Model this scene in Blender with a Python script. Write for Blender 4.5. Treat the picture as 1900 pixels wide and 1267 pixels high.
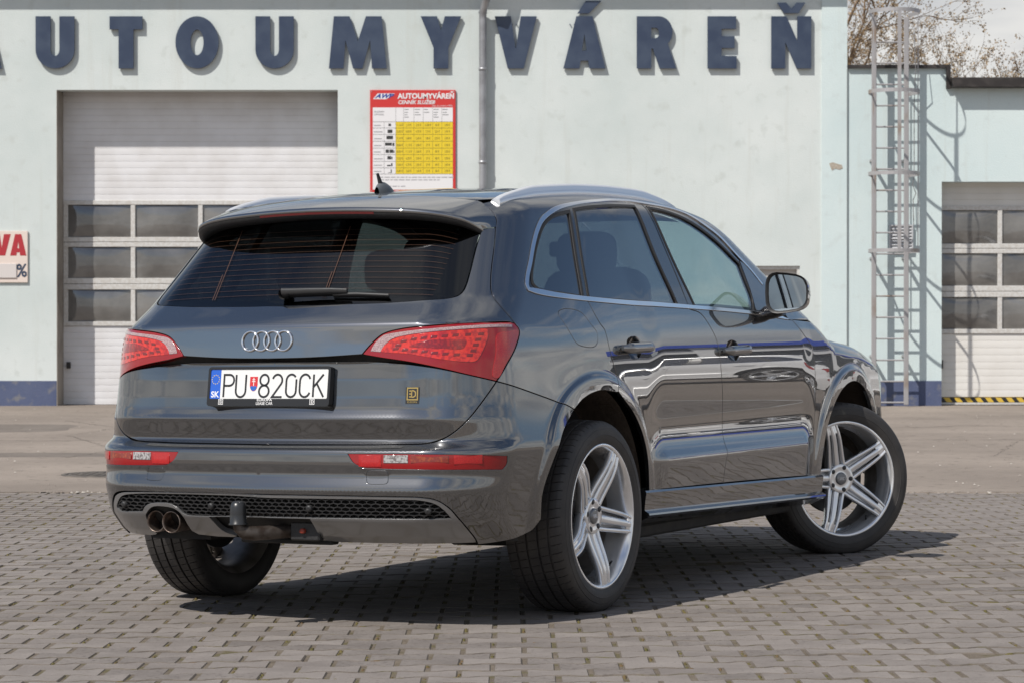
import bpy, math, random
import numpy as np
from mathutils import Matrix, Vector
from mathutils.geometry import delaunay_2d_cdt
random.seed(7); rng = np.random.default_rng(11)
for o in list(bpy.data.objects): bpy.data.objects.remove(o, do_unlink=True)
scene = bpy.context.scene; COL = scene.collection
# ------------------------------------------------------------------ camera
cam = bpy.data.cameras.new('camera'); camo = bpy.data.objects.new('camera', cam); COL.objects.link(camo)
camo.location = (0, 0, 1.0934); camo.rotation_euler = (math.pi/2-.0056, 0, 0)
cam.sensor_width = 36; cam.lens = 86.81; cam.clip_end = 2000; cam.clip_start = .1
cam.dof.use_dof = True; cam.dof.focus_distance = 10.2; cam.dof.aperture_fstop = 11.0
scene.camera = camo
# ------------------------------------------------------------------ sky and sun
SUN_EL = math.radians(50); SUN_TO = Vector((.69, .72))       # direction the shadows run on the ground
SUN_TO.normalize()
world = bpy.data.worlds.new('World'); scene.world = world; world.use_nodes = True
nt = world.node_tree; nt.nodes.clear()
def N(t, **k):
    n = nt.nodes.new(t)
    for a, b in k.items(): setattr(n, a, b)
    return n
sky = N('ShaderNodeTexSky'); sky.sky_type = 'NISHITA'; sky.sun_disc = False
sky.sun_elevation = SUN_EL; sky.sun_rotation = math.atan2(-SUN_TO.x, -SUN_TO.y); sky.air_density = 1.0; sky.dust_density = .6
tc = N('ShaderNodeTexCoord'); sep = N('ShaderNodeSeparateXYZ'); nt.links.new(tc.outputs['Generated'], sep.inputs[0])
mx = N('ShaderNodeMath', operation='MAXIMUM'); mx.inputs[1].default_value = .0; nt.links.new(sep.outputs['Z'], mx.inputs[0])
ad = N('ShaderNodeMath', operation='ADD'); ad.inputs[1].default_value = .16; nt.links.new(mx.outputs[0], ad.inputs[0])
dv = N('ShaderNodeVectorMath', operation='DIVIDE'); cb = N('ShaderNodeCombineXYZ')
for i in range(3): nt.links.new(ad.outputs[0], cb.inputs[i])
nt.links.new(tc.outputs['Generated'], dv.inputs[0]); nt.links.new(cb.outputs[0], dv.inputs[1])
mpn = N('ShaderNodeMapping'); mpn.inputs['Rotation'].default_value = (0, 0, .02); nt.links.new(dv.outputs[0], mpn.inputs[0])
n1 = N('ShaderNodeTexNoise'); n1.inputs['Scale'].default_value = 1.05; n1.inputs['Detail'].default_value = 9; n1.inputs['Roughness'].default_value = .58; n1.inputs['Distortion'].default_value = .25
nt.links.new(mpn.outputs[0], n1.inputs['Vector'])
cr = N('ShaderNodeValToRGB'); cr.color_ramp.elements[0].position = .455; cr.color_ramp.elements[1].position = .62
nt.links.new(n1.outputs['Fac'], cr.inputs[0])
n2 = N('ShaderNodeTexNoise'); n2.inputs['Scale'].default_value = 2.3; n2.inputs['Detail'].default_value = 6
nt.links.new(mpn.outputs[0], n2.inputs['Vector'])
cc = N('ShaderNodeValToRGB'); cc.color_ramp.elements[0].position = .3; cc.color_ramp.elements[0].color = (4.0, 4.25, 4.7, 1)
cc.color_ramp.elements[1].position = .62; cc.color_ramp.elements[1].color = (7.6, 7.5, 7.3, 1)
nt.links.new(n2.outputs['Fac'], cc.inputs[0])
hz = N('ShaderNodeMapRange'); hz.inputs[1].default_value = .14; hz.inputs[2].default_value = .185; hz.inputs[3].default_value = .96; hz.inputs[4].default_value = 0.   # cloud bank towards the horizon, all round
nt.links.new(mx.outputs[0], hz.inputs[0]); hn = N('ShaderNodeTexNoise'); hn.inputs['Scale'].default_value = 1.5; hn.inputs['Detail'].default_value = 5; nt.links.new(mpn.outputs[0], hn.inputs['Vector'])
hm = N('ShaderNodeMath', operation='MULTIPLY'); nt.links.new(hz.outputs[0], hm.inputs[0]); hr = N('ShaderNodeMapRange'); hr.inputs[1].default_value = .18; hr.inputs[2].default_value = .42; nt.links.new(hn.outputs['Fac'], hr.inputs[0]); nt.links.new(hr.outputs[0], hm.inputs[1])
hx = N('ShaderNodeMath', operation='MAXIMUM'); nt.links.new(hm.outputs[0], hx.inputs[0]); nt.links.new(cr.outputs[0], hx.inputs[1])
mixc = N('ShaderNodeMix', data_type='RGBA'); nt.links.new(hx.outputs[0], mixc.inputs['Factor'])
nt.links.new(sky.outputs[0], mixc.inputs['A']); nt.links.new(cc.outputs[0], mixc.inputs['B'])
bg = N('ShaderNodeBackground'); bg.inputs['Strength'].default_value = .104
nt.links.new(mixc.outputs['Result'], bg.inputs['Color'])
wo = N('ShaderNodeOutputWorld'); nt.links.new(bg.outputs[0], wo.inputs['Surface'])
sl = bpy.data.lights.new('sun', 'SUN'); sl.energy = 4.85; sl.angle = math.radians(.53); sl.color = (1, .95, .88)
so = bpy.data.objects.new('sun', sl); COL.objects.link(so)
sd = Vector((SUN_TO.x*math.cos(SUN_EL), SUN_TO.y*math.cos(SUN_EL), -math.sin(SUN_EL)))
so.rotation_euler = sd.to_track_quat('-Z', 'Y').to_euler(); so.location = (-8, -6, 14)
vs = scene.view_settings; vs.view_transform = 'Standard'; vs.look = 'None'; vs.exposure = 0; vs.gamma = 1; vs.use_curve_mapping = False
scene.render.engine = 'CYCLES'
try:
    scene.cycles.max_bounces = 10; scene.cycles.transparent_max_bounces = 16; scene.cycles.glossy_bounces = 5; scene.cycles.transmission_bounces = 8
    scene.cycles.caustics_reflective = False; scene.cycles.caustics_refractive = False
except Exception: pass
# ------------------------------------------------------------------ materials
MATS = {}
def mat(name, col, rough=.6, metal=0., coat=0., spec=.5, noise=None, bump=None, coat_ior=1.5, coat_rough=.03):
    """noise=(scale, colour2, lo, hi[, detail]); bump=(scale, strength, distance)"""
    if name in MATS: return MATS[name]
    m = bpy.data.materials.new(name); m.use_nodes = True; t = m.node_tree
    p = t.nodes['Principled BSDF']; L = t.links
    p.inputs['Base Color'].default_value = (*col, 1); p.inputs['Roughness'].default_value = rough; p.inputs['Metallic'].default_value = metal
    p.inputs['Coat Weight'].default_value = coat; p.inputs['Coat Roughness'].default_value = coat_rough; p.inputs['Coat IOR'].default_value = coat_ior
    p.inputs['Specular IOR Level'].default_value = spec
    if noise or bump:
        co = t.nodes.new('ShaderNodeTexCoord')
    if noise:
        nz = t.nodes.new('ShaderNodeTexNoise'); nz.inputs['Scale'].default_value = noise[0]; nz.inputs['Detail'].default_value = noise[4] if len(noise) > 4 else 5
        r = t.nodes.new('ShaderNodeValToRGB'); r.color_ramp.elements[0].position = noise[2]; r.color_ramp.elements[1].position = noise[3]
        r.color_ramp.elements[0].color = (*col, 1); r.color_ramp.elements[1].color = (*noise[1], 1)
        L.new(co.outputs['Object'], nz.inputs['Vector']); L.new(nz.outputs['Fac'], r.inputs[0]); L.new(r.outputs[0], p.inputs['Base Color'])
    if bump:
        nb = t.nodes.new('ShaderNodeTexNoise'); nb.inputs['Scale'].default_value = bump[0]; nb.inputs['Detail'].default_value = 6
        b = t.nodes.new('ShaderNodeBump'); b.inputs['Strength'].default_value = bump[1]; b.inputs['Distance'].default_value = bump[2]
        L.new(co.outputs['Object'], nb.inputs['Vector']); L.new(nb.outputs['Fac'], b.inputs['Height']); L.new(b.outputs[0], p.inputs['Normal'])
    MATS[name] = m; return m
def glass_mat(name, tint, ior=1.5, rough=0.0, mixlo=.0):
    if name in MATS: return MATS[name]
    m = bpy.data.materials.new(name); m.use_nodes = True; t = m.node_tree; t.nodes.clear()
    tr = t.nodes.new('ShaderNodeBsdfTransparent'); tr.inputs[0].default_value = (*tint, 1)
    gl = t.nodes.new('ShaderNodeBsdfGlossy'); gl.inputs['Roughness'].default_value = rough; gl.inputs['Color'].default_value = (.95, .97, 1, 1)
    fr = t.nodes.new('ShaderNodeFresnel'); ge = t.nodes.new('ShaderNodeNewGeometry'); mr = t.nodes.new('ShaderNodeMapRange')   # thin pane: same reflectance from either side
    mr.inputs[3].default_value = ior; mr.inputs[4].default_value = 1/ior; t.links.new(ge.outputs['Backfacing'], mr.inputs[0]); t.links.new(mr.outputs[0], fr.inputs['IOR'])
    mx = t.nodes.new('ShaderNodeMixShader'); ou = t.nodes.new('ShaderNodeOutputMaterial')
    t.links.new(fr.outputs[0], mx.inputs[0]); t.links.new(tr.outputs[0], mx.inputs[1]); t.links.new(gl.outputs[0], mx.inputs[2]); t.links.new(mx.outputs[0], ou.inputs[0])
    MATS[name] = m; return m
# ------------------------------------------------------------------ mesh helpers
def mesh_obj(name, V, Fc, m=None, parent=None, normals=None, smooth=None, flat=False):
    me = bpy.data.meshes.new(name); me.from_pydata([tuple(map(float, v)) for v in V], [], [tuple(map(int, f)) for f in Fc])
    if m: me.materials.append(m)
    if smooth is not None:
        me.polygons.foreach_set('use_smooth', [bool(b) for b in (smooth if hasattr(smooth, '__len__') else [smooth]*len(me.polygons))])
    if normals is not None:
        me.polygons.foreach_set('use_smooth', [True]*len(me.polygons))
        me.normals_split_custom_set_from_vertices([tuple(map(float, n)) for n in normals])
    me.update()
    o = bpy.data.objects.new(name, me); COL.objects.link(o)
    if parent: o.parent = parent
    return o
def thing(name, label, cat, loc=(0, 0, 0), rotz=0, group=None):
    o = bpy.data.objects.new(name, None); COL.objects.link(o); o.location = loc; o.rotation_euler = (0, 0, rotz)
    o.empty_display_size = .2; return tag(o, label, cat, group)
def tag(o, label, cat, group=None):
    o['label'] = label; o['category'] = cat
    if group: o['group'] = group
    return o
def struct(o): o['kind'] = 'structure'; return o
class MB:
    def __init__(s): s.V = []; s.F = []; s.S = []
    def add(s, V, Fc, smooth=False):
        b = len(s.V); s.V += [tuple(v) for v in V]; s.F += [tuple(i+b for i in f) for f in Fc]; s.S += [smooth]*len(Fc); return s
    def box(s, x0, x1, y0, y1, z0, z1, bev=0):
        if bev <= 0:
            V = [(x, y, z) for x in (x0, x1) for y in (y0, y1) for z in (z0, z1)]
            return s.add(V, [(0, 1, 3, 2), (4, 6, 7, 5), (0, 4, 5, 1), (2, 3, 7, 6), (0, 2, 6, 4), (1, 5, 7, 3)])
        b = bev; V = []; ids = {}
        for sx in (0, 1):
            for sy in (0, 1):
                for sz in (0, 1):
                    X = (x0, x1)[sx]; Y = (y0, y1)[sy]; Z = (z0, z1)[sz]; dx = b*(1-2*sx); dy = b*(1-2*sy); dz = b*(1-2*sz)
                    for k, p in enumerate(((X, Y+dy, Z+dz), (X+dx, Y, Z+dz), (X+dx, Y+dy, Z))):
                        ids[(sx, sy, sz, k)] = len(V); V.append(p)
        Fc = []
        for sx in (0, 1):
            q = [ids[(sx, 0, 0, 0)], ids[(sx, 0, 1, 0)], ids[(sx, 1, 1, 0)], ids[(sx, 1, 0, 0)]]; Fc.append(q if sx == 0 else q[::-1])
        for sy in (0, 1):
            q = [ids[(0, sy, 0, 1)], ids[(1, sy, 0, 1)], ids[(1, sy, 1, 1)], ids[(0, sy, 1, 1)]]; Fc.append(q if sy == 0 else q[::-1])
        for sz in (0, 1):
            q = [ids[(0, 0, sz, 2)], ids[(0, 1, sz, 2)], ids[(1, 1, sz, 2)], ids[(1, 0, sz, 2)]]; Fc.append(q if sz == 0 else q[::-1])
        for a in (0, 1):
            for c in (0, 1):
                Fc.append([ids[(a, c, 0, 0)], ids[(a, c, 1, 0)], ids[(a, c, 1, 1)], ids[(a, c, 0, 1)]][::(1 if (a+c) % 2 else -1)])
                Fc.append([ids[(a, 0, c, 0)], ids[(a, 1, c, 0)], ids[(a, 1, c, 2)], ids[(a, 0, c, 2)]][::(1 if (a+c) % 2 == 0 else -1)])
                Fc.append([ids[(0, a, c, 1)], ids[(1, a, c, 1)], ids[(1, a, c, 2)], ids[(0, a, c, 2)]][::(1 if (a+c) % 2 else -1)])
                for d in (0, 1):
                    t = [ids[(a, c, d, 0)], ids[(a, c, d, 1)], ids[(a, c, d, 2)]]; Fc.append(t if (a+c+d) % 2 == 0 else t[::-1])
        return s.add(V, Fc)
    def tube(s, pts, r, n=10, caps=True, smooth=True):
        pts = [Vector(p) for p in pts]; R = r if hasattr(r, '__len__') else [r]*len(pts)
        V = []; Fc = []; up = None
        for i, p in enumerate(pts):
            t = (pts[min(i+1, len(pts)-1)]-pts[max(i-1, 0)]).normalized()
            if up is None:
                up = Vector((0, 0, 1)) if abs(t.z) < .9 else Vector((1, 0, 0))
            a = (up-t*up.dot(t)).normalized(); b = t.cross(a); up = a
            for k in range(n):
                w = 2*math.pi*k/n; V.append(p+(a*math.cos(w)+b*math.sin(w))*R[i])
        for i in range(len(pts)-1):
            for k in range(n): Fc.append((i*n+k, i*n+(k+1) % n, (i+1)*n+(k+1) % n, (i+1)*n+k))
        s.add(V, Fc, smooth)
        if caps:
            s.add(V[:n], [tuple(range(n))[::-1]]); s.add(V[-n:], [tuple(range(n))])
        return s
    def sweep(s, pts, frames, prof, caps=True, smooth=True, closed_prof=True, closed=False):
        """prof: list of (a,b) or function(i); frames: list of (A,B) vectors"""
        V = []; Fc = []; n = None
        for i, p in enumerate(pts):
            pr = prof(i) if callable(prof) else prof; n = len(pr); A, B = frames[i]
            for a, b in pr: V.append((p[0]+A[0]*a+B[0]*b, p[1]+A[1]*a+B[1]*b, p[2]+A[2]*a+B[2]*b))
        m = len(pts); kk = n if closed_prof else n-1
        for i in range(m if closed else m-1):
            j = (i+1) % m
            for k in range(kk): Fc.append((i*n+k, i*n+(k+1) % n, j*n+(k+1) % n, j*n+k))
        s.add(V, Fc, smooth)
        if caps and closed_prof and not closed:
            s.add(V[:n], [tuple(range(n))[::-1]]); s.add(V[-n:], [tuple(range(n))])
        return s
    def lathe(s, prof, axis='y', n=64, c=(0, 0, 0), smooth=True, close=False):
        """prof: (radius, axial)"""
        V = []; Fc = []; m = len(prof)
        for k in range(n):
            w = 2*math.pi*k/n; cw, sw = math.cos(w), math.sin(w)
            for r, h in prof:
                if axis == 'y': V.append((c[0]+r*cw, c[1]+h, c[2]+r*sw))
                elif axis == 'z': V.append((c[0]+r*cw, c[1]+r*sw, c[2]+h))
                else: V.append((c[0]+h, c[1]+r*cw, c[2]+r*sw))
        for k in range(n):
            j = (k+1) % n
            for i in range(m if close else m-1):
                i2 = (i+1) % m; Fc.append((k*m+i, k*m+i2, j*m+i2, j*m+i))
        return s.add(V, Fc, smooth)
    def prism(s, poly, mapf, d0, d1, holes=()):
        """extruded 2-D polygon; mapf(u,v,d)->xyz"""
        loops = [ccw(poly)]+[ccw(h)[::-1] for h in holes]
        pts = []; ed = []
        for lp in loops:
            b = len(pts); pts += [Vector(p) for p in lp]; ed += [(b+i, b+(i+1) % len(lp)) for i in range(len(lp))]
        vc, _, fc, ov, _, _ = delaunay_2d_cdt(pts, ed, [], 0, 1e-6)
        vc = [tuple(v) for v in vc]; tri = []
        C = np.array([[np.mean([vc[i][0] for i in f]), np.mean([vc[i][1] for i in f])] for f in fc]) if fc else np.zeros((0, 2))
        ins = inside(C, [np.array(l) for l in loops])
        for f, k in zip(fc, ins):
            if k:
                a, b, c_ = [vc[i] for i in f]
                tri.append(f if (b[0]-a[0])*(c_[1]-a[1])-(b[1]-a[1])*(c_[0]-a[0]) > 0 else f[::-1])
        s.add([mapf(u, v, d1) for u, v in vc], tri); s.add([mapf(u, v, d0) for u, v in vc], [t[::-1] for t in tri])
        for lp in loops:
            n = len(lp); s.add([mapf(u, v, d0) for u, v in lp]+[mapf(u, v, d1) for u, v in lp], [(i, (i+1) % n, n+(i+1) % n, n+i) for i in range(n)])
        return s
    def build(s, name, m, parent=None, smooth=None):
        return mesh_obj(name, s.V, s.F, m, parent, smooth=s.S if smooth is None else smooth)
def area2(p): p = np.asarray(p, float); x, y = p[:, 0], p[:, 1]; return np.sum(x*np.roll(y, -1)-np.roll(x, -1)*y)
def ccw(p):
    p = [tuple(map(float, q)) for q in p]; return p if area2(p) > 0 else p[::-1]
def inside(Q, loops):
    c = np.zeros(len(Q), bool)
    for lp in loops:
        lp = np.asarray(lp, float); a = lp; b = np.roll(lp, -1, 0)
        for (x0, y0), (x1, y1) in zip(a, b):
            m = (y0 > Q[:, 1]) != (y1 > Q[:, 1])
            if m.any():
                xx = x0+(Q[:, 1]-y0)*(x1-x0)/(y1-y0 if y1 != y0 else 1e-12); c ^= m & (Q[:, 0] < xx)
    return c
def crv(P, step=.008, closed=False):
    """centripetal Catmull-Rom through P"""
    P = [np.array(p, float) for p in P]; n = len(P); out = []
    if n == 2:
        k = max(1, int(np.linalg.norm(P[1]-P[0])/step)); return [tuple(P[0]+(P[1]-P[0])*i/k) for i in range(k)]+[tuple(P[1])]
    for i in range(n if closed else n-1):
        p1, p2 = P[i], P[(i+1) % n]
        p0 = P[i-1] if (closed or i > 0) else 2*p1-p2
        p3 = P[(i+2) % n] if (closed or i+2 < n) else 2*p2-p1
        t0 = 0; t1 = t0+max(np.linalg.norm(p1-p0), 1e-9)**.5; t2 = t1+max(np.linalg.norm(p2-p1), 1e-9)**.5; t3 = t2+max(np.linalg.norm(p3-p2), 1e-9)**.5
        k = max(1, int(np.linalg.norm(p2-p1)/step))
        for j in range(k):
            t = t1+(t2-t1)*j/k
            A1 = (t1-t)/(t1-t0)*p0+(t-t0)/(t1-t0)*p1; A2 = (t2-t)/(t2-t1)*p1+(t-t1)/(t2-t1)*p2; A3 = (t3-t)/(t3-t2)*p2+(t-t2)/(t3-t2)*p3
            B1 = (t2-t)/(t2-t0)*A1+(t-t0)/(t2-t0)*A2; B2 = (t3-t)/(t3-t1)*A2+(t-t1)/(t3-t1)*A3
            out.append(tuple((t2-t)/(t2-t1)*B1+(t-t1)/(t2-t1)*B2))
    if not closed: out.append(tuple(P[-1]))
    return out
def ribbon(pts, w, closed=False):
    """2-D stroke -> (verts, quads)"""
    P = [np.array(pts[0], float)]
    for q in pts[1:]:
        if np.linalg.norm(np.array(q, float)-P[-1]) > 1e-6: P.append(np.array(q, float))
    n = len(P); L = []; Rr = []
    for i in range(n):
        a = P[i-1] if (i > 0 or closed) else None; b = P[(i+1) % n] if (i < n-1 or closed) else None
        d1 = (P[i]-a) if a is not None else (b-P[i]); d2 = (b-P[i]) if b is not None else d1
        d1 = d1/max(np.linalg.norm(d1), 1e-9); d2 = d2/max(np.linalg.norm(d2), 1e-9)
        n1 = np.array([-d1[1], d1[0]]); n2 = np.array([-d2[1], d2[0]]); m = n1+n2; m = m/max(np.linalg.norm(m), 1e-9)
        k = w/2/max(.35, m.dot(n1)); L.append(P[i]+m*k); Rr.append(P[i]-m*k)
    V = L+Rr; Fc = [(n+i, n+(i+1) % n, (i+1) % n, i) for i in range(n if closed else n-1)]
    return V, Fc
def arc(cx, cy, rx, ry, a0, a1, n=14): return [(cx+rx*math.cos(math.radians(a0+(a1-a0)*i/n)), cy+ry*math.sin(math.radians(a0+(a1-a0)*i/n))) for i in range(n+1)]
def text_mesh(txt, size, mapf, m, name, parent, align='LEFT', bold=0., sx=1., shear=0.):
    """flat lettering: outline text -> mesh, mapped onto its surface by mapf(u,v)"""
    cu = bpy.data.curves.new('lettering', 'FONT'); cu.body = txt; cu.size = size; cu.align_x = align; cu.offset = bold; cu.shear = shear; cu.resolution_u = 3
    to = bpy.data.objects.new('lettering', cu); COL.objects.link(to)
    dg = bpy.context.evaluated_depsgraph_get(); me = to.evaluated_get(dg).to_mesh()
    V = [mapf(v.co.x*sx, v.co.y) for v in me.vertices]; Fc = [tuple(p.vertices) for p in me.polygons]
    to.evaluated_get(dg).to_mesh_clear(); bpy.data.objects.remove(to, do_unlink=True); bpy.data.curves.remove(cu)
    return mesh_obj(name, V, Fc, m, parent) if name else (V, Fc)
# ---- car body surface: x forward from rear axle, y left, z up (metres) ----
def _tab(zs, vs, lo, hi, n=1200, sm=0.0):
    g = np.linspace(lo, hi, n); v = np.interp(g, zs, vs)
    if sm > 0:
        k = int(4*sm/((hi-lo)/n)) + 1
        t = np.arange(-k, k+1)*(hi-lo)/n
        w = np.exp(-0.5*(t/sm)**2); w /= w.sum()
        v = np.convolve(np.pad(v, k, mode='edge'), w, mode='valid')
    return g, v
def _ss(x, a, b):
    t = np.clip((x-a)/(b-a), 0, 1); return t*t*(3-2*t)
# slope tables of the side section -> integrated half width
_zs = [.10, .36, .545, .565, .585, .615, .645, .675, .74, .80, .86, .92, .99, 1.02, 1.09, 1.15, 1.25, 1.40, 1.50, 1.70]
_sd = [.10, .10, .13, -.62, -.46, -.26, -.09, .005, .120, .088, .040, -.012, -.085, -.16, -.22, -.29, -.35, -.38, -.40, -.7]
_g, _s = _tab(_zs, _sd, .10, 1.70, 1600, .008)
_i = np.concatenate([[0], np.cumsum((_s[1:]+_s[:-1])*.5*(_g[1]-_g[0]))])
W_DOOR = _i - np.interp(.87, _g, _i) + .9115
_sp = [.25, .12, .04, .03, .03, .03, .03, .03, .03, .02, 0, -.05, -.11, -.17, -.22, -.29, -.35, -.38, -.40, -.7]
_g, _s = _tab(_zs, _sp, .10, 1.70, 1600, .02)
_i = np.concatenate([[0], np.cumsum((_s[1:]+_s[:-1])*.5*(_g[1]-_g[0]))])
W_PLAIN = _i - np.interp(.87, _g, _i) + .9115
_zr = [.10, .36, .545, .60, .640, .655, .67, .70, .76, .82, .86, .92, .99, 1.02, 1.09, 1.15, 1.25, 1.40, 1.50, 1.70]
_sr = [.25, .16, .13, .10, .08, -.10, -.24, -.21, -.17, -.13, -.10, -.09, -.12, -.17, -.22, -.29, -.35, -.38, -.40, -.7]
_g, _s = _tab(_zr, _sr, .10, 1.70, 1600, .010)
_i = np.concatenate([[0], np.cumsum((_s[1:]+_s[:-1])*.5*(_g[1]-_g[0]))])
W_REAR = _i - np.interp(.90, _g, _i) + np.interp(.90, _g, W_PLAIN)
ZG = _g
ARCH_R = .452; ARCH = ((0.0, .392), (2.83, .385))
def half_width(x, z):
    c = _ss(x, .44, .62)*(1-_ss(x, 2.16, 2.33))
    r_ = _ss(-x, .05, .40)
    w = (np.interp(z, ZG, W_PLAIN)*(1-r_) + np.interp(z, ZG, W_REAR)*r_)*(1-c) + np.interp(z, ZG, W_DOOR)*c
    w = w - .085*np.clip((.25-x)/1.1, 0, None)**2 - .085*np.clip((x-2.45)/1.2, 0, None)**2
    h = np.clip((z-1.08)/.4, 0, 1.4)
    w = w - h*(.10*np.clip((.5-x)/1.2, 0, None)**2 + .05*np.clip((x-1.1)/1.0, 0, None)**2)
    for (xc, zc) in ARCH:                       # flared wheel arches
        r = np.hypot(x-xc, np.maximum(z-zc, .35*(z-zc)))
        t = (r-ARCH_R)/.052
        b = .5*(1-np.tanh((t-1.12)/.20))
        b = b*_ss(z, .22, .40)
        w = w + .0135*b
    return w
# tail profile on the centre line: z -> x
_tz = [.20, .27, .33, .395, .425, .46, .497, .507, .520, .556, .60, .636, .645, .652, .664, .676, .70, .752, .760, .772, .80, .84, .90, .955, .966, .974, .982, 1.03, 1.094, 1.104, 1.13, 1.175, 1.20, 1.50, 1.54, 1.75]
_tx = [-.70,-.80,-.895,-.962,-.972,-.978,-.984,-.985,-.981,-.967,-.970,-.968,-.966,-.960,-.905,-.877,-.880,-.889,-.890,-.884,-.874,-.868,-.862,-.853,-.850,-.895,-.899,-.893,-.884,-.880,-.850,-.790,-.762,-.485,-.445,-.24]
TG, TX = _tab(_tz, _tx, .20, 1.75, 3100, .0022)
_txl = [-.70,-.80,-.895,-.962,-.972,-.978,-.984,-.985,-.981,-.967,-.970,-.968,-.966,-.962,-.940,-.908,-.910,-.9185,-.919,-.917,-.912,-.908,-.905,-.902,-.901,-.900,-.899,-.893,-.884,-.880,-.850,-.790,-.762,-.485,-.445,-.24]
_, TXL = _tab(_tz, _txl, .20, 1.75, 3100, .006)
FLUSH = [False]
def tail_x(a, z):
    if FLUSH[0]: return np.interp(z, TG, TXL) + .150*a*a
    k = 1-_ss(a, .50, .78)                      # recess and ledge fade out towards the corners
    x = np.interp(z, TG, TX)*k + np.interp(z, TG, TXL)*(1-k)
    return x + .150*a*a
def top_z(x, a):
    roof = np.interp(x, RXG, RZG) - .042*(a/.6)**2*(.6+.4*np.clip(a/.6, 0, 2))
    return roof
RXG, RZG = _tab([-.9,-.60,-.45,-.2,.1,.4,.7,1.0,1.3,1.6,1.9], [1.48,1.557,1.583,1.618,1.647,1.668,1.677,1.677,1.662,1.625,1.56], -.9, 1.9, 700, .06)
BXG, BZG = _tab([1.5,2.2,2.6,3.0,3.3,3.5,3.62,3.7], [1.12,1.10,1.09,1.055,.99,.91,.82,.6], 1.5, 3.75, 700, .05)
def smin(u, v, r):                              # circular fillet of radius r
    p = np.maximum(r-u, 0); q = np.maximum(r-v, 0)
    return np.where((u < r) & (v < r), r-np.hypot(p, q), np.minimum(u, v))
def F(P):
    x = P[..., 0]; a = np.abs(P[..., 1]); z = P[..., 2]
    side = (half_width(x, z)-a)*.96
    tail = (x-tail_x(a, z))
    tail = np.where(z > 1.1, tail*.74, tail)
    roof = top_z(x, a)-z
    ws = ((2.80-.36*a*a) - (z-1.06)/.52 - x)*.45
    bon = np.interp(x, BXG, BZG) - .045*(a/.75)**2 - z
    front = 3.68-.32*a*a-.06*(z-.6)**2 - x
    f = smin(side, tail, .20)
    up = smin(f, smin(roof, ws, .05), .045)
    lo = smin(f, smin(bon, front, .10), .07)
    return np.maximum(up, lo)
def grad(P, e=1.5e-3):
    g = np.stack([F(P+np.eye(3)[k]*e)-F(P-np.eye(3)[k]*e) for k in range(3)], -1)
    return -g/np.maximum(np.linalg.norm(g, axis=-1, keepdims=True), 1e-9)
X0, Z0, KT = -.15, .92, .80
def surf(s, q):                                 # panel coordinates -> right-hand body surface
    s = np.asarray(s, float); q = np.asarray(q, float)
    th = np.clip(s/KT, 0, math.pi/2); ph = np.clip((q-Z0)/.9, 0, math.pi/2)
    d = np.stack([-np.cos(th)*np.cos(ph), -np.sin(th)*np.cos(ph), np.sin(ph)], -1)
    o = np.stack([X0+np.maximum(s-KT*math.pi/2, 0), 0*s, np.minimum(q, Z0)], -1)
    lo = np.zeros_like(s); hi = np.full_like(s, 1.35)
    for _ in range(34):
        m = (lo+hi)/2; ins = F(o+d*m[..., None]) > 0
        lo = np.where(ins, m, lo); hi = np.where(ins, hi, m)
    return o+d*lo[..., None]
def param(P):
    P = np.atleast_2d(np.asarray(P, float)); x, a, z = P[:, 0], np.abs(P[:, 1]), P[:, 2]
    rear = x < X0
    s = np.where(rear, KT*np.arctan2(a, np.maximum(X0-x, 1e-9)), KT*math.pi/2+x-X0)
    rho = np.where(rear, np.hypot(a, X0-x), a)
    q = np.where(z < Z0, z, Z0+.9*np.arctan2(z-Z0, rho))
    return np.stack([s, q], 1)
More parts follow.
